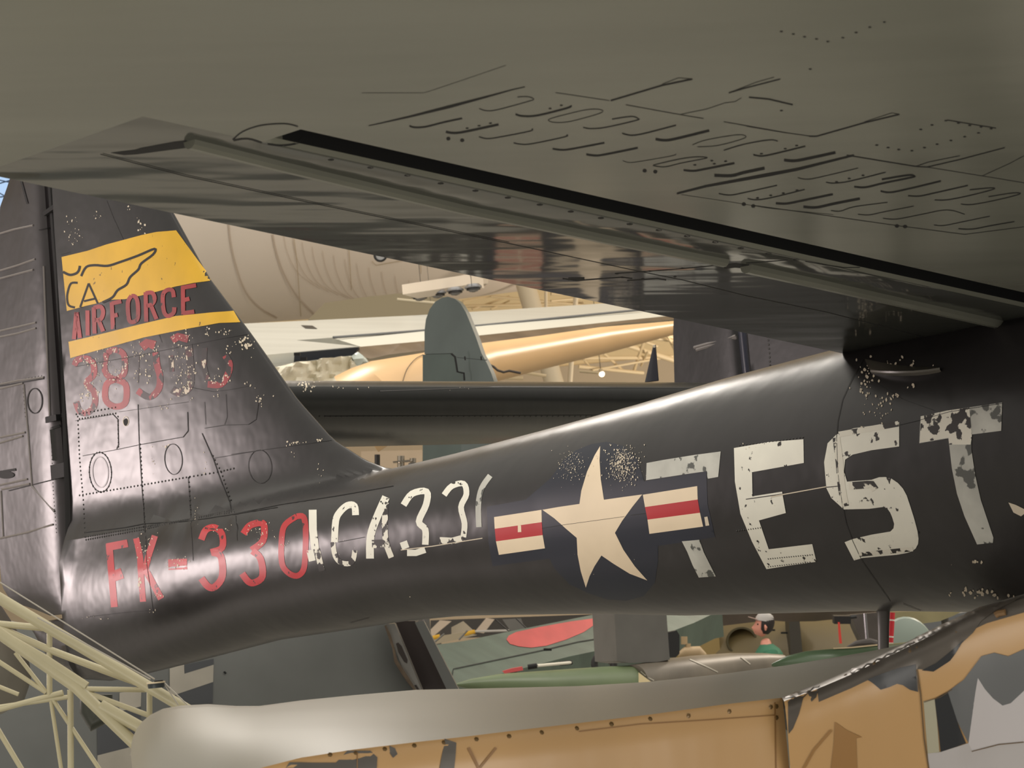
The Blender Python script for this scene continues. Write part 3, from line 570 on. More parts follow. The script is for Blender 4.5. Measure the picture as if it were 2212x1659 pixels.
# open slot at the end of the flap
decal(WD, wbv, c1((660, 912), (810, 893), (840, 883), (1040, 846), (1110, 838), (1145, 862), (1120, 882), (1040, 892), (810, 922), (740, 926)), 1, WOFF)
stroke(WD, wbv, c1((1390, 835), (1450, 785), (1560, 748), (1700, 738), (1780, 755)), 3, 1, WOFF, sm=True); stroke(WD, wbv, c1((1395, 838), (1480, 828), (1580, 855), (1680, 868), (1780, 852), (1810, 810)), 4, 1, WOFF, sm=True)
wg.add(WD.v, WD.f, 1)
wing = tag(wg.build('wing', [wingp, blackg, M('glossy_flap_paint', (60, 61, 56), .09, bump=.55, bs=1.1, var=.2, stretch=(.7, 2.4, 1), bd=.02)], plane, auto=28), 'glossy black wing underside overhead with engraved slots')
bd_ = MB(); pts = [hit(wbv, x, y)[0] for x, y in ((409, 304), (600, 352), (800, 400), (998, 447), (1150, 478), (1300, 510), (1400, 530), (1498, 550), (1565, 563))]
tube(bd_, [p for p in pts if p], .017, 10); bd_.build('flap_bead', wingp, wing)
bd_ = MB(); pts = [hit(wbv, x, y)[0] for x, y in ((1612, 574), (1750, 604), (1883, 634), (2035, 668), (2212, 708), (2400, 752))]
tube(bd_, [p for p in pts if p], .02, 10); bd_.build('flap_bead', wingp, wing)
fl_ = MB(); us = [(1868, 775), (1905, 783), (1945, 789), (1985, 792), (2015, 793), (2032, 795)]; ls = [(1884, 802), (1915, 804), (1950, 805), (1985, 804), (2012, 801), (2034, 797)]
rws = []
for u, l in zip(us, ls):
    a, b = hit(hbv, *u)[0], hit(hbv, *l)[0]
    if a is None or b is None: continue
    w_ = .035 * (1 - abs((u[0] - 1950) / 95) ** 2); b2 = b - PV * max(.004, w_) + Vector((0, 0, .004))
    rws.append([a - PV * .001, a.lerp(b2, .6) - PV * .004, b2, b2 - Vector((0, 0, .006)), b - Vector((0, 0, .012))])
if len(rws) > 2: grid(fl_, rws); tag(fl_.build('wing_fillet', M('fillet_lit_grey', (92, 88, 80), .35), boom), 'pale lip below the wing edge')  # lighter grey puts the lip's brighter reflection into the colour
# mast under the boom
sm_ = MB(); Dm = 7.05; rows = []
for y, w in ((1300, 34), (1306, 27), (1312, 22), (1322, 17), (1360, 15), (1425, 14)):
    c = P(1908 if y > 1306 else 1905, y, Dm); r = w * Dm / FPX
    rows.append([c + NV * r * 1.0 * cos(2 * pi * k / 20) + PV * r * .45 * sin(2 * pi * k / 20) for k in range(20)])
grid(sm_, rows, 0, closed=True)
mk = sm_.build('ventral_mast', M('mast_grey', (84, 80, 78), .35, var=.2, bs=8), plane); tag(mk, 'grey mast under the boom')
q_ = MB(); rows = []
for y, w, e_ in ((1296, 40, 1.0), (1304, 30, .9), (1311, 24, .8), (1318, 21, .6)):
    c = P(1909, y, Dm - .01); r = w * Dm / FPX; rows.append([c + NV * r * cos(2 * pi * k / 20) + PV * r * .5 * sin(2 * pi * k / 20) for k in range(20)])
grid(q_, rows, 0, closed=True); q_.build('mast_fairing', darkp, mk)

#BACKGROUND
# ================================================================ SETTING
Yv = Vector((0, 1, 0)); Zv = Vector((0, 0, 1))
floor_m = M('hall_floor_concrete', (152, 150, 142), .4, var=.08, bs=.6)
fl = MB(); fl.add([(-60, -12, 0), (60, -12, 0), (60, 62, 0), (-60, 62, 0)], [(0, 1, 2, 3)]); tag(fl.build('floor', floor_m, smooth=False), kind='structure')
wallm = M('hall_wall_panel', (196, 180, 156), .7, bump=.1, bs=2)
wb_ = MB(); box(wb_, (0, 58, 4.2), 120, .4, 8.4); tag(wb_.build('wall_back', wallm, smooth=False), kind='structure')
ceilm = M('vaulted_ceiling_panel', (238, 216, 172), .7, var=.05, bs=1)
ce = MB(); rows = []
for i in range(13):
    a = i / 12 * 1.35; y = 58 - 32 * (1 - cos(a)); z = 8.4 + 14.5 * sin(a)
    rows.append([Vector((x, y, z)) for x in (-60, -20, 20, 60)])
grid(ce, rows); rows = [[p + Vector((0, .3, .3)) for p in r] for r in rows]; grid(ce, rows, flip=True)
tag(ce.build('ceiling', ceilm), kind='structure')
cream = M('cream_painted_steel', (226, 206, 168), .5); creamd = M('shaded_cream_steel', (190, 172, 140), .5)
def bar(name, a, b, wpx, mat, label, cat, group=None, seg=10, parent=None):
    m = MB(); A, B = P(*a), P(*b); tube(m, [A, B], wpx / 2 * (a[2] + b[2]) / 2 / FPX, seg); o = m.build(name, mat, parent)
    if parent is None: tag(o, label, cat, group)
    return o
def stand(parent, x, y, D, r=.03, z1=0.0):
    a = P(x, y, D); m = MB(); tube(m, [a, Vector((a.x, a.y, z1 + .03))], r, 10); tube(m, [Vector((a.x, a.y, z1 + .03)), Vector((a.x, a.y, z1))], .18, 16)
    return m.build('support_post', M('support_post_grey', (90, 88, 84), .5), parent)
def hang(parent, x, y, D, z1=21.0, r=.008):
    a = P(x, y, D); y1 = 58 - 32 * (1 - cos(1.35)); m = MB()
    aa = acos(max(-1, min(1, 1 - (58 - a.y) / 32))) if a.y > 33 else 1.2
    m = MB(); tube(m, [a, Vector((a.x, a.y, 8.4 + 14.5 * sin(aa)))], r, 6); return m.build('hanging_wire', M('thin_wire', (70, 62, 56), .5), parent)
# roof trusses
def truss(label, bars, D):
    t = thing('roof_truss', P(bars[0][0][0], bars[0][0][1], D), label, 'roof truss', 'cream roof trusses under the vault')
    for a, b, w in bars: bar('truss_member', (a[0], a[1], D), (b[0], b[1], D + .6), w, cream, None, None, parent=t)
truss('cream lattice roof truss just above the tan tapered float', [((985, 662), (1260, 655), 7), ((1060, 640), (1350, 668), 6), ((1000, 650), (1060, 640), 4), ((1020, 668), (1100, 640), 5), ((1060, 668), (1100, 650), 4), ((1190, 634), (1440, 640), 10), ((1190, 650), (1300, 640), 5)], 47)
truss('cream roof truss seen left of the black antenna mast', [((1230, 774), (1490, 772), 9), ((1330, 738), (1492, 790), 12), ((1280, 800), (1495, 762), 5), ((1250, 792), (1390, 806), 8), ((1300, 760), (1345, 800), 6), ((1262, 778), (1280, 800), 5), ((1390, 740), (1370, 800), 7), ((1400, 758), (1385, 790), 5)], 50)
truss('cream roof truss crossing behind the tip of the black antenna mast', [((1400, 712), (1495, 742), 10), ((1380, 728), (1495, 740), 7), ((1430, 705), (1500, 725), 9), ((1350, 722), (1420, 748), 6), ((1440, 722), (1460, 760), 6), ((1475, 700), (1495, 706), 8), ((1455, 748), (1495, 748), 8), ((1465, 800), (1490, 800), 6)], 44)
for nm, a, b, w, lb in (('hall_column', (1131, 600, 41), (1247, 1000, 41), 42, 'thick round cream column leaning left behind the grey tail fin'), ('hall_column', (1179, 600, 43), (1181, 900, 43), 7, 'thin cream pole beside the thick leaning column'), ('hall_column', (1246, 610, 43), (1226, 900, 43), 11, 'slim cream strut leaning right under the black wing edge')):
    bar(nm, a, b, w, M('column_paint', (222, 206, 178), .55), lb, 'column', seg=20)
lm = thing('spot_lamp', P(1300, 808, 39), 'small bright spot lamp hanging below the cream truss', 'lamp')
m = MB(); rows = []
for i in range(9):
    a = pi * i / 8; c = P(1300, 808, 39); rows.append([c + Vector((.05 * sin(a) * cos(k * pi / 6), .05 * sin(a) * sin(k * pi / 6), .05 * cos(a))) for k in range(12)])
grid(m, rows, 0, closed=True); m.build('bulb', M('lit_bulb', (255, 235, 200), .5, emit=6), lm)
bar('lamp_arm', (1252, 802, 39), (1299, 806, 39), 6, creamd, None, None, parent=lm); bar('lamp_holder', (1297, 797, 39), (1299, 806, 39), 8, creamd, None, None, parent=lm); hang(lm, 1297, 797, 39, r=.006)
# large beige fuselage behind
beige = M('beige_aluminium_skin', (236, 224, 212), .5, var=.02, bs=1.0)
seam = M('soft_panel_seam', (205, 190, 174), .6)
bf = MB(); pts = []; rad = []
for x, yb, D, r in ((60, 746, 36.8, 200), (64, 746, 36.8, 292), (100, 742, 37, 292), (375, 716, 38, 282), (560, 700, 39, 270), (690, 691, 40, 258), (850, 668, 41.5, 238), (990, 648, 43, 214), (1130, 630, 44.5, 190), (1230, 618, 45.5, 172), (1400, 600, 47, 140)):
    pts.append(P(x, yb - r, D)); rad.append(r * D / FPX)
tube(bf, pts, rad, 64)
bbv = bf.bvh()
for q in (((493, 480), (497, 520), (508, 570), (530, 630), (570, 672), (640, 704)), ((588, 505), (595, 540), (612, 590), (645, 645), (690, 690))): stroke(bf, bbv, q, 3.2, 1, .02, sm=True)
for i in range(17):
    x = 612 + i * 19 + i * i * .5; y0 = 505 + i * 9
    stroke(bf, bbv, [(x, y0), (x + 8, y0 + 40), (x + 32, y0 + 85), (x + 78, y0 + 118 - i * 2)], .9, 1, .015, sm=True)
for q in (((634, 515), (640, 560), (650, 690)), ((752, 530), (758, 625)), ((907, 560), (908, 590))): stroke(bf, bbv, q, 1.2, 2, .02)
stroke(bf, bbv, [(802, 563), (811, 572), (868, 562)], 1.2, 2, .02)
bfo = thing('beige_airliner', P(600, 420, 39), 'huge beige rounded fuselage with curved ring seams behind the black fin', 'aircraft'); bf.build('fuselage', [beige, seam, creamd], bfo); hang(bfo, 450, 420, 38); hang(bfo, 900, 440, 42)
hb2 = MB(); slab(hb2, [(666, 691, 36), (684, 672, 36), (702, 654, 36), (800, 640, 36.3), (900, 630, 36.5), (950, 634, 36.6), (1000, 652, 37), (1010, 690, 37)], Yv * .9); hb2.build('shaded_belly', M('tan_shade_skin', (176, 164, 138), .6), bfo)  # darker slab puts the hull's underside shading into its colour
fx = thing('round_lamp', P(822, 556, 33), 'round black-rimmed lamp just under the black wing edge', 'lamp')
m = MB(); c = P(822, 552, 33)
tube(m, [c + Vector((.09 * cos(a * pi / 10), -.03, .09 * sin(a * pi / 10))) for a in range(21)], .018, 8, cap=False); m.build('rim', M('lamp_rim_black', (30, 30, 32), .4), fx)
m = MB(); tube(m, [c + Vector((0, .0, 0)), c + Vector((0, .03, 0))], .085, 20); m.build('lens', M('lamp_lens', (190, 190, 190), .2), fx); hang(fx, 822, 545, 33)
# hanging beam with four downlights
lb = thing('light_housing', P(960, 625, 26), 'pale boxed ceiling fixture with four round downlights hung on wires', 'light fixture')
m = MB(); slab(m, [(868, 615, 25.5), (1016, 592, 27), (1018, 614, 27), (870, 636, 25.5)], Vector((.15, .45, 0))); m.build('housing', M('pale_fixture_box', (226, 214, 198), .5), lb, smooth=False)
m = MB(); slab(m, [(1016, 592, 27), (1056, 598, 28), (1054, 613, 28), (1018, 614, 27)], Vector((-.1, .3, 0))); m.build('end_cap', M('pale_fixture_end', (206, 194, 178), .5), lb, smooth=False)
for x, y in ((907, 637), (945, 631), (983, 625), (1022, 618)):
    c = P(x, y, 26.4); k = 26.4 / FPX; m = MB(); rows = [[c + Vector((r * k * cos(a * pi / 10), r * k * sin(a * pi / 10) * .9, -z * k)) for a in range(20)] for r, z in ((14, -4), (19, 1), (19, 4), (12, 6), (12, 9), (9, 12), (4, 13))]
    grid(m, rows, 0, closed=True); d = m.build('downlight', M('downlight_metal', (150, 150, 152), .3, metal=.6), lb)
    m = MB(); rows = [[c + Vector((r * k * cos(a * pi / 8), r * k * sin(a * pi / 8), -z * k)) for a in range(16)] for r, z in ((15.5, 5.8), (15.5, 8.2), (10, 9), (0, 9))]; grid(m, rows, 0, closed=True); m.build('baffle', M('dark_baffle', (52, 50, 50), .5), d)
for x0, x1, y1 in ((906, 911, 640), (1018, 1019, 618)): hang(lb, x1, y1, 26.3, r=.004)
cdo = bar('conduit', (858, 647, 30), (950, 656, 30), 7, M('conduit_cream', (205, 192, 164), .5), 'short cream pipe under the boxed ceiling fixture', 'pipe'); hang(cdo, 930, 654, 30.1, r=.003)
# pale wing of another aircraft
pw = thing('pale_aircraft_wing', P(1000, 720, 22), 'long pale grey wing with wheel well and wrinkled fairing, behind the tailplane', 'aircraft wing')
alu = M('pale_grey_wing_skin', (196, 196, 188), .32, metal=.15, bump=.25, bs=2.5, var=.06, stretch=(.4, 2, 1))
m = MB(); slab(m, [(525, 699, 25), (900, 681, 25.8), (1390, 650, 27), (1520, 690, 27), (1380, 670, 26), (1040, 702, 24), (915, 713, 23.6), (720, 729, 23), (640, 735, 22), (775, 748, 22), (560, 768, 21.5), (540, 735, 23)], Vector((0, .05, -.12)), step=40)
uv_ = m.bvh()
for q, k in (([(610, 701), (650, 698), (652, 701), (612, 704)], 1), ([(650, 703), (675, 704), (686, 711), (660, 710)], 2), ([(1120, 676), (1180, 668), (1270, 664), (1290, 668), (1215, 680), (1140, 690)], 3)): decal(m, uv_, q, k, .004, None)
m.build('wing_upper_skin', [alu, M('slot_grey', (110, 108, 104), .5), M('grille_dark', (52, 50, 48), .5), M('polished_bluish_metal', (176, 196, 236), .15, metal=.3)], pw)
m = MB(); slab(m, [(718, 730, 22.9), (915, 715, 23.5), (1040, 704, 23.9), (1385, 669, 25.9), (1500, 690, 25), (1445, 682, 25.6), (1040, 724, 23.6), (915, 737, 23), (780, 749, 22.2)], Vector((0, .05, -.15)), step=40); m.build('flap', M('pale_flap_skin', (206, 204, 192), .4, bump=.15, bs=3), pw)
m = MB(); 
for q in (((720, 729), (915, 714), (1040, 703), (1385, 669)),): tube(m, [P(x, y, 22.7 + (x - 720) * .0044) for x, y in q], .014, 8)
m.build('flap_gap', M('gap_shadow_grey', (96, 98, 100), .5), pw)
m = MB(); slab(m, [(775, 751, 22), (915, 738, 22.8), (1040, 725, 23.4), (1445, 683, 25.4), (1480, 689, 25.4), (1340, 699, 24.6), (1040, 743, 23.2), (915, 757, 22.6), (840, 766, 22.2), (800, 775, 22), (765, 766, 22)], Vector((0, .3, .05)), step=40); m.build('wing_lower_skin', M('bronze_reflecting_skin', (128, 114, 98), .3, metal=.5, var=.3, bs=2.5, stretch=(.4, 2, 1)), pw)
m = MB(); slab(m, [(572, 768, 21.5), (775, 750, 22), (765, 765, 22), (768, 782, 22), (590, 793, 21.6), (560, 790, 21.5)], Yv * .8); m.build('wheel_well', M('blue_black_well', (22, 28, 38), .6), pw)
m = MB(); slab(m, [(590, 786, 21.3), (640, 783, 21.4), (700, 775, 21.6), (758, 768, 21.8), (768, 776, 21.8), (590, 800, 21.3)], Yv * .2); m.build('well_lip', M('well_inner_grey', (150, 150, 146), .5), pw)
m = MB(); slab(m, [(560, 800, 21), (640, 784, 21.2), (700, 776, 21.4), (760, 769, 21.6), (775, 795, 21.6), (790, 808, 21.6), (800, 812, 21.6), (812, 835, 21.6), (560, 840, 21)], Yv * .5, step=7, bulge=.14); m.build('wrinkled_fairing', M('crumpled_pale_foil', (222, 216, 196), .4, bump=.5, bs=7, bd=.03), pw)
m = MB(); slab(m, [(758, 768, 21.5), (772, 758, 21.5), (792, 775, 21.5), (800, 800, 21.5), (812, 830, 21.5), (760, 830, 21.5), (740, 815, 21.5), (772, 792, 21.5)], Yv * .4, step=7, bulge=.12); m.build('glassy_fairing', M('grey_green_fairing', (172, 180, 172), .3, bump=.5, bs=6, bd=.03), pw)
for a in ((634, 762), (648, 772)): 
    m = MB(); box(m, P(a[0] + 8, a[1] + 3, 21.0), .06, .06, .03, Rv, Fv, Uv); m.build('well_bracket', blackg, pw)
# tan tapered float/boom
tanm = M('tan_orange_paint', (222, 184, 136), .33, var=.05, bs=2)
tb = MB(); pts = []; rad = []
for x, yt, yb, D in ((770, 800, 990, 20), (800, 785, 970, 20), (830, 775, 950, 20.2), (915, 762, 896, 20.5), (1040, 741, 832, 21.5), (1160, 726, 800, 22.3), (1300, 706, 765, 23.4), (1400, 698, 738, 24.2), (1470, 692, 719, 24.8), (1500, 690, 709, 25), (1512, 694, 702, 25.1)):
    pts.append(P(x, (yt + yb) / 2, D)); rad.append((yb - yt) / 2 * D / FPX)
tube(tb, pts, rad, 40); tbv = tb.bvh(); stroke(tb, tbv, [(868, 828), (878, 800), (896, 778), (914, 768)], 1.5, 1, .01, sm=True)
tag(tb.build('tan_tapered_float', [tanm, M('dark_thin_seam', (70, 60, 48), .6)]), 'long tan-orange tapered body pointing right, behind the grey-green fin', 'aircraft float')
pp = MB(); pts = [P(x, y, 21) for x, y in ((1057, 788), (1066, 792), (1075, 800), (1088, 804), (1100, 801), (1125, 806))]; tube(pp, pts, .012, 8)
tag(pp.build('sagging_cable', M('dark_cable', (60, 52, 46), .5)), 'thin dark cable sagging under the tan body', 'cable')
ps = thing('pipe_cluster', P(1110, 812, 22), 'cream horizontal pipes just right of the grey-green fin', 'pipes')
for a, b, w in (((1068, 808), (1135, 803), 8), ((1070, 815), (1130, 817), 9), ((1100, 800), (1180, 812), 7)): bar('cream_pipe', a + (24,), b + (24,), w, cream, None, None, parent=ps)
# grey-green fin
gf = thing('grey_green_tail', P(990, 820, 17), 'rounded grey-green tail fin standing behind the tailplane', 'tail fin')
ggm = M('grey_green_paint', (84, 94, 92), .42, var=.12, bs=4, bump=.1)
m = MB(); slab(m, [(917, 765, 17.5), (917, 715, 17.5), (920, 690, 17.5), (928, 668, 17.4), (940, 652, 17.4), (955, 643, 17.3), (968, 641, 17.3), (982, 645, 17.2), (995, 656, 17.2), (1006, 674, 17.1), (1016, 698, 17), (1028, 728, 17), (1040, 763, 16.9), (1052, 785, 16.8), (1062, 808, 16.8), (1072, 840, 16.8), (1080, 1010, 16.8), (995, 1010, 17.1), (1000, 806, 17.1), (990, 802, 17.1), (985, 770, 17.2), (976, 763, 17.2)], Vector((.03, .10, 0)), step=30)
m.build('fin', ggm, gf)
m = MB(); slab(m, [(913, 766, 17.5), (975, 764, 17.25), (983, 771, 17.2), (988, 803, 17.15), (1002, 807, 17.1), (1002, 1010, 17.1), (913, 1010, 17.5)], Vector((.03, .10, 0)), step=30); m.build('rudder', M('rudder_green_grey', (72, 84, 80), .42, var=.12, bs=4), gf)
m = MB(); tube(m, [P(x, y, 17.0) for x, y in ((975, 764), (983, 771), (988, 803), (1002, 806), (1003, 822))], .009, 6); m.build('rudder_gap', blackg, gf)
m = MB(); tube(m, [P(x, y, 16.8) for x, y in ((987, 772), (1052, 778))], .003, 6); m.build('skin_seam', M('seam_dark', (50, 56, 56), .5), gf)
for x in (1004, 1039):
    m = MB(); tube(m, [P(x, 770, 16.75), P(x + 1, 778, 16.75)], .006, 6); m.build('latch', blackg, gf)
stand(gf, 890, 1000, 17.6)
# bits seen in the small gap under the stabilizer
sg = thing('polished_engine_part', P(870, 998, 19), 'shiny metal cylinders glimpsed in the gap between fin and boom', 'engine part')
for x, y0, y1, w, mt in ((866, 985, 1012, 16, M('polished_steel', (190, 180, 165), .15, metal=1)), (892, 990, 1012, 14, M('polished_steel', (190, 180, 165), .15, metal=1)), (815, 982, 1012, 12, M('dark_steel', (60, 58, 56), .3, metal=.6))):
    bar('steel_cylinder', (x, y0, 19), (x, y1, 19), w, mt, None, None, parent=sg, seg=16)
m = MB(); box(m, P(868, 997, 18.9), .15, .1, .012); m.build('steel_disc', M('polished_steel', (190, 180, 165), .15, metal=1), sg)
m = MB(); slab(m, [(780, 975, 22), (912, 972, 22), (912, 1012, 22), (780, 1012, 22)], Yv * .2); bd2 = tag(m.build('tan_panel', M('tan_panel_paint', (212, 192, 166), .6)), 'pale tan panel behind the shiny metal cylinders', 'board'); stand(bd2, 880, 1010, 22.1); stand(sg, 866, 1010, 19)  # plain tan panel glimpsed in the gap
# far left top: daylight window and truss
w_ = MB(); slab(w_, [(-60, 330, 30), (40, 330, 30), (40, 470, 30), (-60, 470, 30)], Yv * .05); wgm = M('daylight_glass', (190, 220, 255), .4, emit=.9); wgm.node_tree.nodes['Principled BSDF'].inputs['Base Color'].default_value = (.02, .03, .05, 1); tag(w_.build('window_1', wgm, smooth=False), kind='structure')
t = thing('window_truss', P(5, 395, 29), 'dark lattice bars in front of the bright window at upper left', 'window bars')
for a, b in (((-20, 385), (40, 398)), ((-20, 402), (40, 384)), ((-10, 412), (40, 440)), ((-30, 430), (40, 420))): bar('lattice_bar', a + (29,), b + (29,), 3, M('blue_grey_steel', (60, 84, 120), .5), None, None, parent=t, seg=6)
# ================================================================ LOWER BACKGROUND
# olive bomber-like fuselage far behind
olive = M('olive_drab_paint', (104, 90, 58), .5, var=.12, bs=2)
ol = thing('olive_aircraft', P(1650, 1380, 27), 'olive drab fuselage with round hatch behind the person in green', 'aircraft')
m = MB(); tube(m, [P(x, 1470, D) for x, D in ((1440, 27.5), (1600, 27), (1800, 26.6), (2100, 26))], [150 * 27 / FPX] * 4, 40); m.build('fuselage', olive, ol)
obv = m.bvh()
m = MB(); c = hit(obv, 1602, 1385)[0]; k = 27 / FPX
rows = [[c + Vector((r * k * cos(a * pi / 14), -.03 + dy, r * .92 * k * sin(a * pi / 14))) for a in range(28)] for r, dy in ((33, .03), (32, 0), (28, 0), (27, .3), (0, .3))]
grid(m, rows, 0, closed=True); m.build('round_hatch', M('hatch_olive', (70, 62, 36), .5), ol)
m = MB(); box(m, P(1600, 1375, 26.6), .045, .03, .08, Rv, Fv, Uv); m.build('hatch_placard', M('placard_white', (220, 215, 200), .5), ol)
m = MB(); slab(m, [(1704, 1338, 25.8), (1727, 1338, 25.8), (1734, 1412, 25.8), (1708, 1414, 25.8)], Yv * .4); m.build('door_post', M('dark_olive_post', (56, 52, 44), .5), ol)
m = MB(); slab(m, [(1455, 1361, 26.3), (1552, 1361, 26.3), (1557, 1420, 26.3), (1455, 1420, 26.3)], Yv * .1); m.build('skin_panel', M('mustard_panel', (146, 124, 76), .5), ol)
for x, y in ((1667, 1361), (1694, 1367)):
    m = MB(); box(m, P(x, y, 25.9), .08, .02, .02, Rv, Fv, Uv); m.build('slot', blackg, ol)
# dark belly wing above the olive fuselage
dw = MB(); slab(dw, [(1480, 1325, 24), (1960, 1318, 23), (1840, 1328, 23), (1800, 1338, 23.2), (1760, 1342, 23.4), (1700, 1343, 23.6), (1660, 1340, 23.8), (1560, 1352, 24), (1500, 1358, 24), (1455, 1360, 24), (1470, 1340, 24)], Vector((0, .8, .1)), step=40)
dwt = thing('dark_brown_aircraft', P(1865, 1365, 22), 'dark brown aircraft belly with landing gear, left of the grey mast', 'aircraft'); dw.build('wing_belly', M('dark_brown_belly', (74, 64, 54), .35, var=.2, bs=3), dwt)
# engine cowling / landing gear cluster
lg = dwt; stand(dwt, 1874, 1390, 19.7)
m = MB(); slab(m, [(1838, 1328, 20), (1905, 1322, 20), (1905, 1396, 20), (1880, 1400, 20), (1862, 1385, 20), (1850, 1360, 20)], Yv * .3); m.build('bay_panel', M('bay_brown_grey', (70, 64, 60), .5, var=.3, bs=6), lg)
bar('oleo_leg', (1868, 1325, 19.7), (1874, 1395, 19.7), 8, M('oleo_metal', (140, 138, 140), .25, metal=.8), None, None, parent=lg)
m = MB(); box(m, P(1818, 1338, 19.8), .15, .12, .07, Rv, Fv, Uv); m.build('actuator_box', M('actuator_dark', (30, 29, 30), .5), lg)
bar('actuator_rod', (1818, 1336, 19.8), (1850, 1332, 19.8), 8, M('actuator_dark', (30, 29, 30), .5), None, None, parent=lg)
rg = MB(); slab(rg, [(1810, 1344, 19.6), (1814, 1344, 19.6), (1819, 1390, 19.6), (1813, 1390, 19.6)], Yv * .01); tag(rg.build('red_ribbon', M('red_ribbon_cloth', (200, 60, 50), .6)), 'thin red warning ribbon hanging from the dark box of the landing gear', 'ribbon')
m = MB(); tube(m, [P(1830, 1398, 19), P(1850, 1391, 19), P(1880, 1388, 19), P(1900, 1392, 19)], [.01, .03, .04, .03], 10); m.build('wheel_fairing', M('fairing_dark', (54, 48, 44), .5), dwt)
# green disc shaped cowl + red white post right of mast
m = MB(); c = P(1960, 1410, 16); rows = [[c + Vector((r * cos(a * pi / 16), -d, r * 1.25 * sin(a * pi / 16))) for a in range(32)] for r, d in ((.21, 0), (.20, .03), (.15, .06), (.08, .075), (0, .08))]
grid(m, rows, 0, closed=True); do_ = tag(m.build('pale_green_dome', M('pale_sage_paint', (140, 152, 142), .45)), 'pale sage green dome right of the grey mast', 'aircraft part'); stand(do_, 1960, 1420, 16.1)
pst = thing('striped_post', P(1927, 1355, 15), 'red and white banded upright right beside the grey mast', 'post')
for y0, y1, mt in ((1323, 1338, (196, 40, 50)), (1338, 1341, (225, 215, 205)), (1341, 1374, (196, 40, 50)), (1374, 1377, (225, 215, 205)), (1377, 1388, (196, 40, 50)), (1388, 1400, (225, 215, 205))):
    bar('band', (1927 - (y0 - 1323) * .06, y0, 15), (1927 - (y1 - 1323) * .06, y1, 15), 13, M('band_%d' % mt[1], mt, .5), None, None, parent=pst, seg=12)
stand(pst, 1923, 1395, 15, .02)
m = MB(); slab(m, [(1925, 1322, 17), (2085, 1317, 17), (2060, 1330, 17), (2030, 1342, 17), (1980, 1349, 17), (1935, 1350, 17)], Vector((0, .5, 0)), step=20); tag(m.build('olive_wing_tip', M('olive_cream_gloss', (136, 128, 96), .2, var=.25, bs=5)), 'glossy olive wing tip right of the grey mast, under the boom', 'aircraft wing'); stand([o for o in COL.objects if o.name == 'olive_wing_tip'][0], 2040, 1330, 17.3)
m = MB(); slab(m, [(1930, 1350, 19), (2100, 1320, 19), (2120, 1420, 19), (1930, 1420, 19)], Yv * .3); gp_ = tag(m.build('grey_screen', M('flat_mid_grey', (98, 100, 102), .5)), 'mid grey screen behind the pale sage dome', 'screen'); stand(gp_, 2060, 1400, 19.2)
# green hinomaru wing
hw = thing('green_roundel_wing', P(1150, 1400, 20), 'dark green wing with a big red disc, under the black boom', 'aircraft wing')
grn = M('dark_green_paint', (78, 92, 82), .42, var=.2, bs=3.5, bump=.2, stretch=(.3, 2.5, 1))
m = MB(); slab(m, [(940, 1393, 19), (1000, 1385, 19.3), (1100, 1364, 19.8), (1250, 1334, 20.6), (1330, 1318, 21), (1560, 1322, 22), (1540, 1326, 22), (1500, 1345, 21.8), (1450, 1364, 21.5), (1400, 1382, 21), (1330, 1397, 20.4), (1230, 1418, 19.8), (1120, 1446, 19.2), (1000, 1475, 18.6), (975, 1485, 18.5), (960, 1440, 18.8)], Vector((0, .1, -.25)), step=24)
hbv2 = m.bvh()
decal(m, hbv2, m_ := crop(800, 1260)((1082, 450), (1100, 420), (1160, 390), (1350, 350), (1600, 305), (1780, 282), (1795, 300), (1780, 335), (1700, 390), (1560, 450), (1400, 500), (1280, 515), (1180, 505), (1110, 485)), 1, .004, 12)
stroke(m, hbv2, crop(800, 1260)((650, 740), (660, 685), (900, 635), (1400, 530), (1650, 470), (1960, 420)), 2, 2, .006)
m.build('wing_skin', [grn, M('faded_red_disc', (184, 70, 70), .45, var=.12, bs=6), blackg], hw)
m = MB(); box(m, P(1183, 1403, 19), .07, .03, .02, Rv, Fv, Uv); m.build('hinge_bracket', blackg, hw); stand(hw, 1010, 1465, 18.9); stand(hw, 1380, 1380, 21.2)
# clutter behind green wing (upper left)
cl = thing('grey_wing_stack', P(1000, 1345, 26), 'jumble of folded pale grey wing parts with yellow edge above the green wing', 'aircraft parts')
for q, col, D in ((((925, 1365), (950, 1340), (975, 1342), (935, 1375)), (208, 190, 170), 25), (((1025, 1365), (1050, 1335), (1068, 1338), (1045, 1368)), (206, 188, 168), 25), (((1085, 1338), (1125, 1336), (1135, 1360), (1105, 1366)), (118, 116, 112), 25.5), (((975, 1355), (1000, 1342), (1022, 1362), (1012, 1375), (975, 1372)), (186, 174, 154), 25.2),
                  (((930, 1380), (930, 1340), (1330, 1325), (1330, 1345), (1100, 1375)), (70, 66, 62), 27), (((935, 1376), (1000, 1366), (1030, 1372), (938, 1392)), (168, 156, 132), 24)):
    m = MB(); slab(m, [p + (D,) for p in q], Yv * .1); m.build('folded_panel', M('panel_%d' % col[0], col, .5), cl, smooth=False)
for a, b, w, col in (((934, 1378), (950, 1374), 9, (222, 172, 50)), ((1003, 1370), (1026, 1364), 9, (222, 172, 50)), ((1026, 1364), (1100, 1362), 5, (190, 185, 178))): bar('edge_strip', a + (23.5,), b + (23.5,), w, M('strip_%d' % col[0], col, .4), None, None, parent=cl)
for a, b in (((939, 1387), (960, 1369)), ((991, 1382), (1010, 1362))): bar('handle', a + (23.2,), b + (23.2,), 4, M('handle_grey', (120, 118, 112), .3, metal=.6), None, None, parent=cl)
for a, b in (((1070, 1338), (1100, 1364)), ((1115, 1336), (1140, 1360))): bar('brace', a + (23.4,), b + (23.4,), 3, M('brace_dark', (40, 38, 38), .5), None, None, parent=cl)
stand(cl, 945, 1360, 25.3)
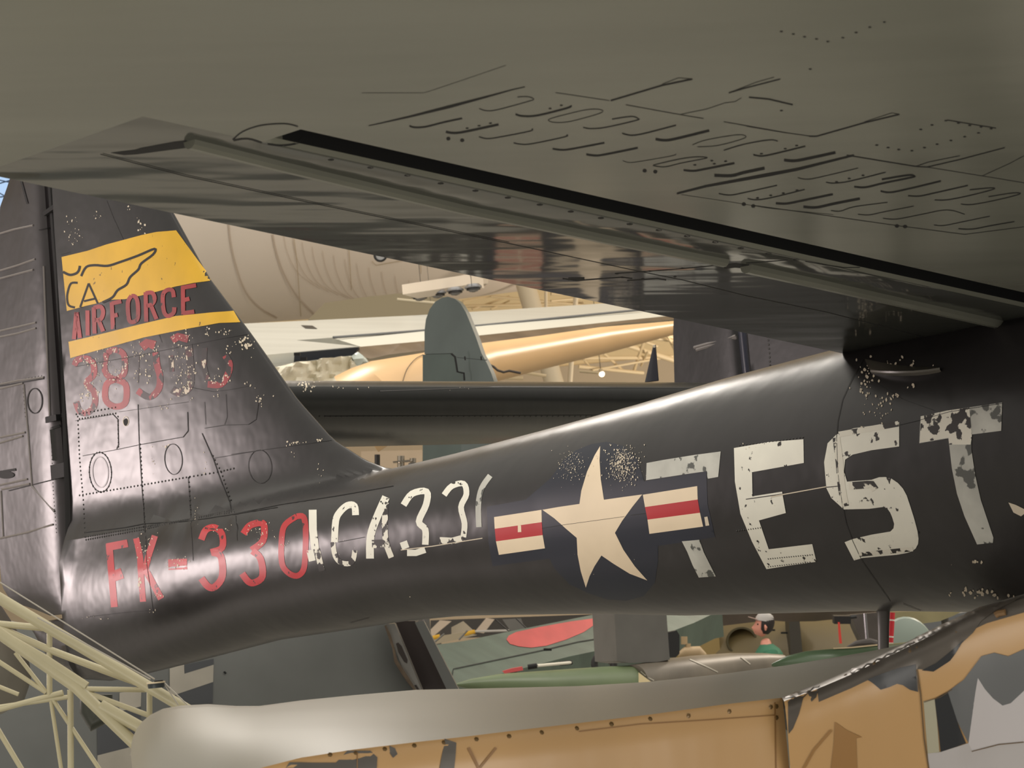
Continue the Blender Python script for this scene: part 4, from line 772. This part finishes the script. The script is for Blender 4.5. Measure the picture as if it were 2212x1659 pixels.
# small items between wing and float
m = MB(); tube(m, [P(1160, 1438, 18), P(1235, 1431, 18.4)], .012, 8); tube(m, [P(1210, 1433, 18.35), P(1235, 1431, 18.4)], .019, 8, 1); tube(m, [P(1140, 1441, 18), P(1160, 1438, 18)], .022, 8, 1)
tag(m.build('white_black_pipe', [M('white_pipe', (225, 220, 205), .5), blackg]), 'white pipe with black sleeves above the green float', 'pipe')
m = MB(); slab(m, [(1085, 1450, 18), (1105, 1444, 18), (1128, 1440, 18), (1130, 1448, 18), (1090, 1455, 18)], Yv * .1); rt_ = tag(m.build('red_wing_tip', M('pink_red_paint', (196, 84, 84), .5)), 'small pinkish red tip above the green float', 'aircraft part'); stand(rt_, 1110, 1449, 18.05)
m = MB(); slab(m, [(1222, 1418, 22), (1254, 1410, 22), (1254, 1430, 22), (1226, 1430, 22)], Yv * .2); tag(m.build('white_box', M('white_card', (230, 224, 214), .6)), 'small white box left of the grey pylon', 'box')
bar('short_post', (1264, 1408, 21), (1264, 1436, 21), 20, M('khaki_post', (140, 136, 116), .5), 'short khaki post between the green wing and the float', 'post', seg=14)
wh = thing('undercarriage_unit', P(1310, 1425, 19), 'dark wheel and gear leg beside the grey pylon', 'undercarriage')
m = MB(); c = P(1305, 1434, 19); tube(m, [c + Vector((.085 * cos(a * pi / 10), 0, .085 * sin(a * pi / 10))) for a in range(21)], .03, 8, cap=False); m.build('tyre', M('tyre_black', (34, 33, 33), .6), wh)
bar('gear_strut', (1300, 1408, 19.3), (1325, 1435, 19), 14, M('gear_dark_green', (46, 56, 52), .4), None, None, parent=wh); bar('shiny_rod', (1312, 1400, 18.8), (1330, 1417, 18.8), 3, M('bright_rod', (225, 222, 215), .3), None, None, parent=wh)
# float with pylon
fo = thing('green_grey_float', P(1350, 1440, 16), 'long pointed float, green left half, grey-brown right half, under a grey pylon', 'aircraft float')
greyb = M('grey_brown_paint', (112, 104, 92), .4, var=.25, bs=3, stretch=(2, .5, 1))
m = MB(); pts = []; rad = []
for x, yt, yb, D in ((984, 1477, 1481, 15.3), (1020, 1466, 1492, 15.4), (1080, 1456, 1505, 15.5), (1180, 1449, 1520, 15.7), (1300, 1441, 1525, 16), (1385, 1437, 1525, 16.2)): pts.append(P(x, (yt + yb) / 2, D)); rad.append((yb - yt) / 2 * D / FPX)
tube(m, pts, rad, 32); m.build('float_nose', M('light_green_float', (104, 118, 86), .4, var=.15, bs=3), fo)
m = MB(); pts = []; rad = []
for x, yt, yb, D in ((1372, 1436, 1525, 16.1), (1440, 1424, 1520, 16.3), (1500, 1417, 1510, 16.6), (1580, 1411, 1490, 16.9), (1650, 1411, 1470, 17.2), (1690, 1414, 1455, 17.3), (1708, 1424, 1440, 17.4)): pts.append(P(x, (yt + yb) / 2, D)); rad.append((yb - yt) / 2 * D / FPX)
tube(m, pts, rad, 32); fbv = m.bvh()
for q in (((1490, 1425), (1525, 1440), (1550, 1452)), ((1385, 1450), (1402, 1465), (1412, 1470)), ((1600, 1420), (1620, 1435))): stroke(m, fbv, q, 2.2, 1, .004)
m.build('float_tail', [greyb, M('pale_scratch', (178, 172, 158), .5)], fo)
m = MB(); slab(m, [(1326, 1300, 16.0), (1438, 1300, 16.2), (1445, 1400, 16.2), (1447, 1425, 16.2), (1420, 1430, 16.2), (1360, 1432, 16.1), (1333, 1428, 16.0)], Vector((-.15, .45, 0))); m.build('pylon', M('pylon_grey', (104, 102, 98), .45, var=.1, bs=6), fo)
m = MB(); slab(m, [(1380, 1453, 15.8), (1408, 1474, 15.8), (1380, 1475, 15.8)], Yv * .05); m.build('cream_gusset', M('cream_gusset', (232, 214, 168), .5), fo); stand(fo, 1300, 1490, 16); stand(fo, 1550, 1470, 16.8)
m = MB(); slab(m, [(1443, 1366, 19), (1462, 1362, 19), (1468, 1372, 19), (1468, 1412, 19), (1460, 1420, 19), (1445, 1420, 19)], Yv * .3); tag(m.build('black_engine_cover', M('dull_black', (26, 26, 27), .6)), 'black rounded cover right of the grey pylon', 'cover')
sk = thing('ceramic_fitting', P(1490, 1400, 21), 'pale glass and metal fitting on a rounded base right of the black cover', 'fitting')
for x, y0, y1, w in ((1478, 1375, 1392, 14), (1486, 1390, 1405, 12)): bar('glass_body', (x, y0, 21), (x, y1, 21), w, M('fitting_tan', (170, 146, 112), .3), None, None, parent=sk)
m = MB(); tube(m, [P(1465, 1416, 21), P(1480, 1408, 21), (P(1510, 1407, 21)), P(1524, 1416, 21)], [.02, .05, .05, .02], 12); m.build('rounded_base', M('fitting_beige', (176, 152, 118), .5), sk)
# second green nose at right
m = MB(); pts = []; rad = []
for x, yt, yb, D in ((1667, 1434, 1440, 13), (1672, 1431, 1441, 13), (1700, 1417, 1450, 13), (1740, 1407, 1460, 13), (1800, 1401, 1470, 13.1), (1860, 1396, 1480, 13.2), (1960, 1388, 1490, 13.3)): pts.append(P(x, (yt + yb) / 2, D)); rad.append((yb - yt) / 2 * D / FPX)
tube(m, pts, rad, 28); gbv = m.bvh(); stroke(m, gbv, [(1768, 1404), (1840, 1400), (1900, 1394)], 3, 1, .004)
tag(m.build('green_pointed_nose', [M('mid_green_gloss', (86, 106, 80), .3, var=.15, bs=4), M('cream_edge_paint', (206, 186, 150), .5)]), 'green pointed tip in front of the grey-brown float, left of the grey mast', 'aircraft float'); stand([o for o in COL.objects if o.name == 'green_pointed_nose'][0], 1880, 1450, 13.2)
# person
def person():
    t = thing('person', P(1640, 1400, 23) * 1.0, 'person in a green t-shirt and pale cap looking up to the left', 'person'); t.location.z = 0; t['_l'] = tuple(t.location)
    hx, hy = 1643, 1352; hc = P(hx, hy, 23); gx, gy, hz = hc.x + .03, hc.y, hc.z
    me = bpy.data.meshes.new('body'); sh = hz - .27
    J = [((0, 0, .95), .15), ((0, 0, 1.15), .145), ((.02, 0, sh - .04), .15), ((.01, 0, sh + .07), .062), ((-.005, 0, sh + .14), .055),
         ((.02, -.19, sh - .03), .062), ((.02, -.24, sh - .30), .045), ((-.03, -.20, sh - .55), .034), ((-.05, -.18, sh - .64), .03),
         ((.02, .19, sh - .03), .062), ((.02, .24, sh - .30), .045), ((-.03, .20, sh - .55), .034), ((-.05, .18, sh - .64), .03),
         ((0, -.10, .86), .095), ((0, -.11, .48), .062), ((.02, -.11, .10), .042), ((-.10, -.11, .05), .035),
         ((0, .10, .86), .095), ((0, .11, .48), .062), ((.02, .11, .10), .042), ((-.10, .11, .05), .035)]
    E_ = [(0, 1), (1, 2), (2, 3), (3, 4), (2, 5), (5, 6), (6, 7), (7, 8), (2, 9), (9, 10), (10, 11), (11, 12), (0, 13), (13, 14), (14, 15), (15, 16), (0, 17), (17, 18), (18, 19), (19, 20)]
    vs = [Vector((gx + p[0] - t.location.x, gy + p[1] - t.location.y, p[2])) for p, r in J]
    me.from_pydata(vs, E_, []); o = bpy.data.objects.new('body', me); COL.objects.link(o); o.parent = t; o['_l'] = t['_l']
    md = o.modifiers.new('skin', 'SKIN'); md.use_smooth_shade = True
    for i, (p, r) in enumerate(J): me.skin_vertices[0].data[i].radius = (r, r)
    me.skin_vertices[0].data[0].use_root = True
    o.modifiers.new('sub', 'SUBSURF').levels = 2
    skin = M('skin_tone', (206, 140, 120), .5); me.materials.append(skin)
    # head: profile facing left (-x), tilted up
    m = MB(); rows = []; prof = [(0, .0, 0), (.02, .045, -.01), (.05, .065, -.02), (.08, .078, -.012), (.12, .088, 0), (.16, .092, .008), (.20, .085, .012), (.23, .06, .014), (.245, 0, .014)]
    tilt = Matrix.Rotation(radians(14), 3, 'Y'); base = Vector((gx - .03, gy, hz - .115))
    for z, r, sh_ in prof:
        row = []
        for k in range(24):
            a = 2 * pi * k / 24; x = r * cos(a) + sh_; y = r * .8 * sin(a)
            f = max(0, cos(a - pi)) ** 8
            if z in (.08, .12): x -= f * (.030 if z == .08 else .008)   # nose
            if z == .05: x -= f * .010
            if z == .02: x -= f * .022                                    # chin
            row.append(base + tilt @ Vector((x, y, z)))
        rows.append(row)
    grid(m, rows, 0, closed=True)
    hd = m.build('head', skin, t)
    m = MB(); q = base + tilt @ Vector((.015, -.074, .10)); tube(m, [q + Vector((0, 0, -.03)), q + Vector((.006, -.006, 0)), q + Vector((0, 0, .03))], [.008, .016, .010], 8); m.build('ear', skin, hd)
    m = MB(); q = base + tilt @ Vector((-.058, -.045, .125)); tube(m, [q, q + Vector((-.01, -.006, 0))], .008, 8); m.build('eye', blackg, hd)
    m = MB(); q = base + tilt @ Vector((-.075, -.02, .045)); tube(m, [q, q + Vector((.02, -.014, 0))], .005, 6); m.build('mouth', M('lip', (160, 80, 76), .5), hd)
    m = MB(); rows = []
    for z, r in ((.035, .05), (.08, .085), (.13, .098), (.17, .10), (.21, .088)):
        rows.append([base + tilt @ Vector((r * cos(a) + .014, r * .85 * sin(a), z)) for a in [radians(-118 + 236 * k / 20) for k in range(21)]])
    grid(m, rows); m.build('hair', M('dark_hair', (34, 26, 24), .6), hd)
    m = MB(); rows = []
    for z, r in ((.165, .101), (.20, .097), (.235, .078), (.255, .045), (.262, 0)): rows.append([base + tilt @ Vector((r * cos(a) + .008, r * .85 * sin(a), z)) for a in [2 * pi * k / 24 for k in range(24)]])
    grid(m, rows, 0, closed=True); cp = m.build('cap', M('cap_grey', (168, 164, 160), .6), hd)
    m = MB(); v = []
    br = [base + tilt @ Vector((-.08 - .09 * cos(a), .07 * sin(a), .172 + .012 * cos(a))) for a in [radians(-90 + 180 * k / 12) for k in range(13)]]
    m.add(br + [p + Vector((0, 0, .006)) for p in br], [tuple(range(13)), tuple(range(13, 26))[::-1]] + [(i, i + 1, i + 14, i + 13) for i in range(12)] + [(12, 0, 13, 25)]); m.build('cap_brim', M('cap_brim_pink', (206, 178, 168), .6), cp)
    # shirt around torso and upper arms
    m = MB(); rows = []
    for z, rx, ry, dx in ((.92, .17, .19, 0), (1.1, .17, .19, 0), (sh - .12, .165, .235, .015), (sh - .03, .15, .245, .02), (sh + .02, .12, .19, .02), (sh + .055, .085, .11, .015), (sh + .075, .066, .07, .01)):
        rows.append([Vector((gx + dx + rx * cos(2 * pi * k / 28), gy + ry * sin(2 * pi * k / 28), z)) for k in range(28)])
    grid(m, rows, 0, closed=True)
    m.build('t_shirt', M('green_cotton', (52, 106, 80), .8, var=.1, bs=10), t)
    for sgn in (-1, 1):
        m = MB(); tube(m, [Vector((gx + .02, gy + sgn * .17, sh - .02)), Vector((gx + .02, gy + sgn * .23, sh - .12)), Vector((gx + .015, gy + sgn * .25, sh - .27))], [.085, .08, .075], 16); m.build('sleeve', M('green_cotton', (52, 106, 80), .8), t)
    for sgn in (-1, 1):
        m = MB(); tube(m, [Vector((gx, gy + sgn * .09, .98)), Vector((gx, gy + sgn * .11, .5)), Vector((gx + .02, gy + sgn * .11, .08))], [.125, .10, .085], 16); m.build('trouser_leg', M('dark_trousers', (40, 42, 52), .8), t)
        m = MB(); tube(m, [Vector((gx + .07, gy + sgn * .11, .045)), Vector((gx - .03, gy + sgn * .11, .05)), Vector((gx - .19, gy + sgn * .11, .035))], [.045, .055, .035], 12); m.build('shoe', M('dark_shoe', (36, 34, 34), .6), t)
    return t
person()
# ================================================================ GREY-BLUE WING LOWER LEFT
gw = thing('lettered_grey_wing', P(500, 1600, 13.5), 'large grey-blue wing surface with pale lettering under the tail of the black boom', 'aircraft wing')
gbm = M('grey_blue_paint', (112, 114, 112), .55, var=.14, bs=2.5, bump=.15)
m = MB(); slab(m, [(-60, 1330, 12.2), (250, 1400, 12.4), (400, 1380, 12.7), (640, 1330, 13), (835, 1320, 13.4), (832, 1350, 13.4), (842, 1375, 13.4), (862, 1420, 13.3), (885, 1460, 13.2), (912, 1500, 13.2), (960, 1800, 13), (-60, 1800, 12)], Vector((0, .35, 0)), step=40)
gv = m.bvh(); k4 = crop(0, 1209)
for q, mi in ((((1350, 868), (1465, 835), (1467, 910), (1700, 838), (1696, 975), (1350, 1092)), 1), (((1350, 1094), (1696, 978), (1692, 1145), (1440, 1160), (1380, 1140)), 2), (((950, 1062), (1125, 1030), (1120, 1170), (950, 1210)), 1), (((772, 1320), (1080, 1300), (1055, 1490), (775, 1558)), 2), (((775, 1560), (1060, 1488), (1060, 1700), (775, 1700)), 1), (((950, 1215), (1120, 1172), (1118, 1300), (950, 1320)), 2), (((1467, 838), (1700, 790), (1700, 836), (1470, 908)), 2)):
    decal(m, gv, k4(*q), mi, .004, 20)
decal(m, gv, k4((1775, 895), (1790, 890), (1805, 905), (1790, 915)), 3, .005, None)
m.build('wing_skin', [gbm, M('pale_lettering', (178, 172, 160), .55, var=.08, bs=8), M('dark_grey_lettering', (78, 80, 84), .55), blackg], gw)
m = MB(); c5b = crop(340, 1260); slab(m, [p + (13.1,) for p in c5b((1815, 328), (1888, 318), (2108, 855), (2070, 875), (2010, 800), (1930, 620), (1860, 430))], Yv * .15)
wv = m.bvh(); decal(m, wv, c5b((1900, 480), (1918, 472), (1945, 500), (1993, 610), (1990, 640), (1965, 625), (1920, 550)), 1, .004, None); decal(m, wv, c5b((2045, 812), (2062, 808), (2090, 850), (2070, 852)), 1, .004, None)
m.build('spar_strip', [M('pale_spar_metal', (128, 126, 122), .4, metal=.3, var=.2, bs=6), M('spar_hole', (56, 48, 44), .5)], gw)
m = MB(); c = c5b((1815, 335), (1850, 420), (1880, 520), (1900, 620), (1950, 700), (2010, 790), (2060, 860)); tube(m, [P(x, y, 13.05) for x, y in c], [.006, .01, .007, .011, .013, .011, .006], 8); m.build('rusty_edge', M('rust_stain', (104, 90, 76), .8, var=.3, bs=20), gw)
m = MB(); slab(m, [p + (13.4,) for p in c5b((1885, 300), (2052, 300), (2330, 900), (2095, 900))], Yv * .3); m.build('spar_web', M('dark_umber_paint', (58, 48, 46), .5), gw)
m = MB(); slab(m, [p + (13.2,) for p in c5b((2050, 310), (2120, 300), (2400, 850), (2310, 860))], Yv * .12); m.build('edge_strip', M('edge_grey_strip', (112, 114, 112), .45), gw)
# rounded grey-green shapes low left behind the truss
m = MB(); pts = []; rad = []
for x, yt, yb, D in ((-60, 1290, 1560, 9.8), (0, 1305, 1540, 9.8), (25, 1318, 1520, 9.8), (42, 1345, 1480, 9.8), (52, 1390, 1430, 9.8)): pts.append(P(x, (yt + yb) / 2, D)); rad.append((yb - yt) / 2 * D / FPX)
tube(m, pts, rad, 32); tag(m.build('grey_rounded_nose', M('grey_beige_nose', (120, 116, 106), .45, var=.1, bs=5)), 'rounded grey nose at the left edge behind the cream tube truss', 'aircraft part')
# ================================================================ FOREGROUND TRUSS
tr = thing('tubular_fuselage_frame', P(160, 1500, 5.8), 'cream welded tube truss with cables and a pulley, bottom left', 'aircraft frame')
ctm = M('cream_tube_paint', (190, 182, 150), .38, var=.06, bs=10)
for pts, r in ((((-30, 1275), (0, 1293), (100, 1353), (315, 1480), (410, 1536)), 11), (((-20, 1350), (0, 1357), (108, 1404), (230, 1450), (320, 1483)), 7), (((-30, 1348), (0, 1369), (163, 1483), (287, 1603), (330, 1640)), 11.5), (((20, 1380), (95, 1423), (187, 1483)), 9), (((217, 1524), (304, 1572), (340, 1595)), 12),
               (((-20, 1346), (0, 1348), (100, 1357)), 6.5), (((107, 1360), (107, 1505)), 5.5), (((152, 1490), (153, 1680)), 6), (((323, 1496), (323, 1545)), 5.5), (((163, 1488), (315, 1490)), 5), (((-20, 1537), (0, 1532), (136, 1496)), 5.5), (((-20, 1530), (0, 1527), (150, 1505)), 4.5),
               (((-20, 1416), (0, 1431), (100, 1496)), 4.5), (((33, 1410), (100, 1496)), 4), (((108, 1500), (135, 1680)), 3.8), (((115, 1512), (222, 1672)), 4.2), (((-10, 1566), (0, 1583), (52, 1670)), 5), (((174, 1491), (328, 1548)), 5), (((-10, 1480), (40, 1500)), 4)):
    dd = 5.9 if r < 8 else 5.75
    m = MB(); tube(m, [P(x, y, dd) for x, y in pts], 1.12 * r * dd / FPX, 16); m.build('frame_tube', ctm, tr)
m = MB(); tube(m, [P(188, 1490, 6.3), P(192, 1535, 6.3), P(206, 1556, 6.3), P(225, 1548, 6.3), P(228, 1500, 6.3)], [.02, .028, .034, .028, .02], 14); m.build('dark_bracket', M('dark_green_bracket', (52, 54, 46), .5), tr)
cab = M('steel_cable', (176, 170, 160), .4, metal=.5)
for pts in (((-20, 1246), (0, 1258), (334, 1467)), ((81, 1334), (325, 1467)), ((353, 1474), (385, 1523)), ((356, 1476), (405, 1523)), ((280, 1630), (345, 1665))):
    m = MB(); tube(m, [P(x, y, 5.7) for x, y in pts], 1.5 * 5.7 / FPX, 8); m.build('control_cable', cab, tr)
m = MB(); c = P(337, 1478, 5.7); k = 5.7 / FPX
rows = [[c + Vector((r * k * cos(a * pi / 14), r * k * sin(a * pi / 14) * 1.0, z * k)) for a in range(28)] for r, z in ((0, -8), (17, -8), (18, -3), (18, 2), (0, 2))]; grid(m, rows, 0, closed=True); m.build('pulley', M('pulley_dark', (52, 60, 64), .4), tr)
m = MB(); rows = [[c + Vector((r * k * cos(a * pi / 14), r * k * sin(a * pi / 14), z * k)) for a in range(28)] for r, z in ((0, 2), (20, 2), (20, 5), (0, 5))]; grid(m, rows, 0, closed=True); pl_ = m.build('pulley_cap', M('pulley_cap_cream', (216, 200, 170), .5), tr)
m = MB(); box(m, c + Vector((.008, -.002, 6 * k)), .022, .006, .004); m.build('split_pin', blackg, pl_)
# ================================================================ FOREGROUND WING
fw = thing('camouflaged_wing', P(1100, 1560, 4.8), 'smooth grey-topped wing with ochre and grey camouflaged riveted side across the bottom', 'aircraft wing')
# top skin: far edge and rivet edge, photo-derived then given real depth
FAR = [(283, 1622, 4.85), (284, 1606, 4.9), (288, 1590, 4.97), (296, 1574, 5.0), (308, 1558, 5.03), (325, 1544, 5.05), (352, 1531, 5.08), (390, 1524, 5.1), (450, 1521, 5.12), (510, 1525, 5.15), (560, 1525, 5.2), (650, 1513, 5.3), (760, 1502, 5.4), (900, 1490, 5.5), (1000, 1488, 5.55), (1130, 1485, 5.6), (1250, 1482, 5.7), (1400, 1473, 5.8), (1560, 1456, 5.95), (1700, 1437, 6.1), (1850, 1412, 6.3), (2050, 1376, 6.5), (2260, 1335, 6.7)]
NEAR = [(283, 1630, 4.83), (284, 1646, 4.75), (288, 1664, 4.68), (296, 1680, 4.62), (308, 1692, 4.58), (325, 1700, 4.54), (352, 1702, 4.52), (390, 1700, 4.5), (450, 1690, 4.5), (510, 1676, 4.5), (560, 1664, 4.5), (650, 1641, 4.52), (760, 1624, 4.55), (900, 1607, 4.6), (1000, 1596, 4.65), (1130, 1580, 4.7), (1250, 1566, 4.78), (1400, 1548, 4.86), (1560, 1526, 4.95), (1690, 1511, 5.02), (1850, 1480, 5.15), (2050, 1420, 5.2), (2260, 1350, 5.2)]
m = MB(); rows = []
for a, b in zip(FAR, NEAR):
    A, B = P(*a), P(*b); k = min(1, (a[0] - 283) / 40); row = [A + Vector((0, .30 * k, -.30 * k)), A + Vector((0, .10 * k, -.05 * k))]
    for i in range(15):
        t = i / 14; row.append(A.lerp(B, t) + Vector((0, 0, .022 * k * sin(pi * t))))
    if a[0] < 640: row += [B + Vector((0, .0, -.03 * k)), B + Vector((0, .03, -.12 * k)), B + Vector((0, .2, -.3 * k))]
    else: row += [B + Vector((0, .004, -.002)), B + Vector((0, .006, -.004)), B + Vector((0, .02, -.01))]
    rows.append(row)
grid(m, rows, 0)
o_ = m.build('upper_skin', M('silver_grey_gloss', (146, 142, 130), .38, metal=.05, bump=.3, bs=.7, var=.04, stretch=(.3, 1.4, 1), bd=.04), fw, auto=60)
# side skin
och = M('ochre_gloss_panel', (190, 152, 104), .28, metal=0, var=.10, bs=1.4, bump=.3, stretch=(2.2, .5, .5), bd=.03)
m = MB(); rows = []
SID = [p for p in NEAR if p[0] >= 450 and p[0] <= 1690]
for p in SID:
    B = P(*p); rows.append([B + Vector((0, 0, .004)), B + Vector((0, -.006, -.008)), B + Vector((.0, -.004, -.06)), B + Vector((0, .0, -.075)), B + Vector((.0, .01, -.2)), B + Vector((0, .05, -.45))])
grid(m, rows, 0); sv = m.bvh(); c8 = crop(800, 1260); c9 = crop(340, 1260); c7 = crop(1250, 1260)
for q, mi in ((c9((360, 1471), (780, 1420), (1000, 1395), (1270, 1350), (1500, 1310), (1755, 1290), (1745, 1480), (360, 1500)), 1), (c8((150, 1295), (270, 1270), (215, 1360), (180, 1390), (155, 1355)), 1), (c8((590, 1240), (690, 1225), (665, 1490), (545, 1490)), 1)):
    decal(m, sv, q, mi, .0015, 25)
for q, w in ((c9((1590, 1350), (1590, 1480)), 2), (c8((780, 1310), (870, 1490)), 6), (c8((1000, 1310), (870, 1470)), 5), (c7((0, 1180), (500, 1120), (1000, 1090), (1560, 1050)), 2), (c7((1560, 950), (1570, 1480)), 2.5)): stroke(m, sv, q, w, 2, .002)  # brown V strokes paint reflected struts onto the ochre
RV2 = c8((115, 1320), (350, 1293), (585, 1268), (845, 1242), (1105, 1218), (1365, 1188), (1645, 1155), (1920, 1122)) + c7((262, 1120), (570, 1080), (875, 1055), (1200, 1020), (1530, 985), (1575, 980), (1575, 1070)) + c9((820, 1425), (1375, 1365), (1580, 1350))
bumps(m, sv, RV2, 5.5, 3, .5)
m.build('side_skin', [och, M('grey_camouflage', (98, 94, 90), .25, metal=.3, var=.2, bs=5), M('brown_line_and_reflection', (140, 102, 58), .4), M('rivet_brown', (110, 86, 52), .3, metal=.3)], fw)
# right hand camouflaged body
m = MB(); rows = []
RT = [(1690, 1508, 5.0), (1760, 1482, 4.98), (1830, 1452, 4.95), (1900, 1418, 4.92), (1970, 1384, 4.88), (2050, 1345, 4.85), (2120, 1312, 4.8), (2212, 1285, 4.75), (2300, 1258, 4.7)]
for x, y, D in RT:
    B = P(x, y, D); row = [B + Vector((.0, .30, -.10)), B + Vector((0, .10, -.012)), B + Vector((0, .03, .0)), B]
    for i in range(1, 17):
        u = i / 16; row.append(B + Vector((0, -.045 * sin(pi * min(1, u * 1.3) ** .6) + .10 * u * u, -.5 * u ** 1.6)))
    rows.append(row)
grid(m, rows, 0)
for fi, f in enumerate(m.f):
    if max(i % len(rows[0]) for i in f) <= 6 and (min(f) // len(rows[0]) > 0 or max(i % len(rows[0]) for i in f) <= 4): m.m[fi] = 1
rv_ = m.bvh(); e8 = crop(1652, 1240, 3.95)
for q, mi in ((((135, 1075), (260, 1010), (360, 950), (490, 900), (440, 1050), (400, 1090), (370, 1020), (330, 1060), (290, 1200), (240, 1320), (205, 1362), (170, 1300)), 1),
              (((680, 830), (900, 730), (1150, 600), (1340, 520), (1500, 440), (1700, 350), (1880, 240), (2212, 90), (2212, 190), (1960, 320), (1850, 400), (1780, 500), (1650, 620), (1560, 710), (1460, 790), (1380, 815), (1300, 810), (1310, 1005), (1240, 985), (1180, 945), (1130, 935), (1060, 965), (990, 985), (930, 930), (850, 890), (730, 845)), 1),
              (((880, 900), (1000, 850), (1150, 800), (1290, 770), (1300, 1000), (1240, 985), (1180, 945), (1130, 935), (1060, 965), (990, 985), (930, 935)), 2),
              (((1340, 820), (1440, 830), (1580, 740), (1640, 660), (1700, 560), (1560, 680), (1460, 760)), 2),
              (((1355, 1085), (1450, 1060), (1470, 1250), (1490, 1520), (1390, 1530)), 3), (((1450, 1060), (1560, 1000), (1640, 1250), (1720, 1440), (1500, 1515), (1485, 1350)), 2),
              (((1560, 1000), (1700, 900), (1850, 700), (1960, 670), (2080, 700), (2212, 640), (2260, 640), (2260, 950), (2100, 1100), (2030, 1120), (1950, 1060), (1880, 980), (1820, 885), (1800, 1000), (1740, 1440), (1640, 1250)), 4),
              (((1820, 885), (1880, 980), (1950, 1060), (2030, 1120), (2100, 1100), (2280, 930), (2280, 1420), (2000, 1450), (1780, 1520), (1740, 1440), (1790, 1060)), 5),
              (((1390, 1530), (1500, 1515), (1740, 1440), (1780, 1520), (2000, 1450), (2280, 1420), (2280, 1720), (1400, 1720)), 6)):
    decal(m, rv_, e8(*q), mi, .0015 if mi != 2 else .0024, 11)
stroke(m, rv_, e8((1300, 810), (1330, 1020), (1360, 1400), (1400, 1660)), 3, 7, .003); stroke(m, rv_, e8((1360, 1090), (1500, 1045), (1600, 980)), 1.2, 7, .003); stroke(m, rv_, e8((1770, 1510), (2000, 1450), (2212, 1430)), 2, 7, .003)
stroke(m, rv_, e8((570, 1330), (420, 1500), (330, 1660)), 5, 8, .003)
decal(m, rv_, e8((600, 1260), (700, 1330), (830, 1390), (780, 1400), (790, 1700), (560, 1700), (590, 1450)), 8, .0019, 11)  # brown shapes paint strut reflections and shadow onto the skin
bumps(m, rv_, e8((45, 1135), (90, 1130), (95, 1215), (370, 1000), (690, 860), (935, 765), (1240, 640), (1300, 625), (1240, 665), (1635, 495)), 4.5, 7, .5)
m.build('rising_side_skin', [och, M('grey_band_metal', (92, 86, 80), .3, metal=.35, var=.2, bs=5), M('near_black_camouflage', (38, 40, 44), .3), M('pale_grey_green_panel', (164, 160, 140), .4), M('slate_grey_panel', (100, 102, 104), .3, var=.1, bs=4), M('light_lilac_grey', (188, 184, 186), .4), M('light_grey_lower', (174, 170, 170), .4), M('seam_dark_brown', (96, 76, 50), .5), M('brown_shadow_reflection', (150, 112, 66), .4)], fw)
for q, w in ((e8((1965, 350), (1990, 335), (2050, 325)), 10),):
    m = MB(); ps_ = [hit(rv_, *p)[0] for p in q]
    if all(ps_): tube(m, [p + Vector((0, -.004, 0)) for p in ps_], .007, 8); m.build('clip', M('brown_clip', (120, 92, 60), .4), fw)
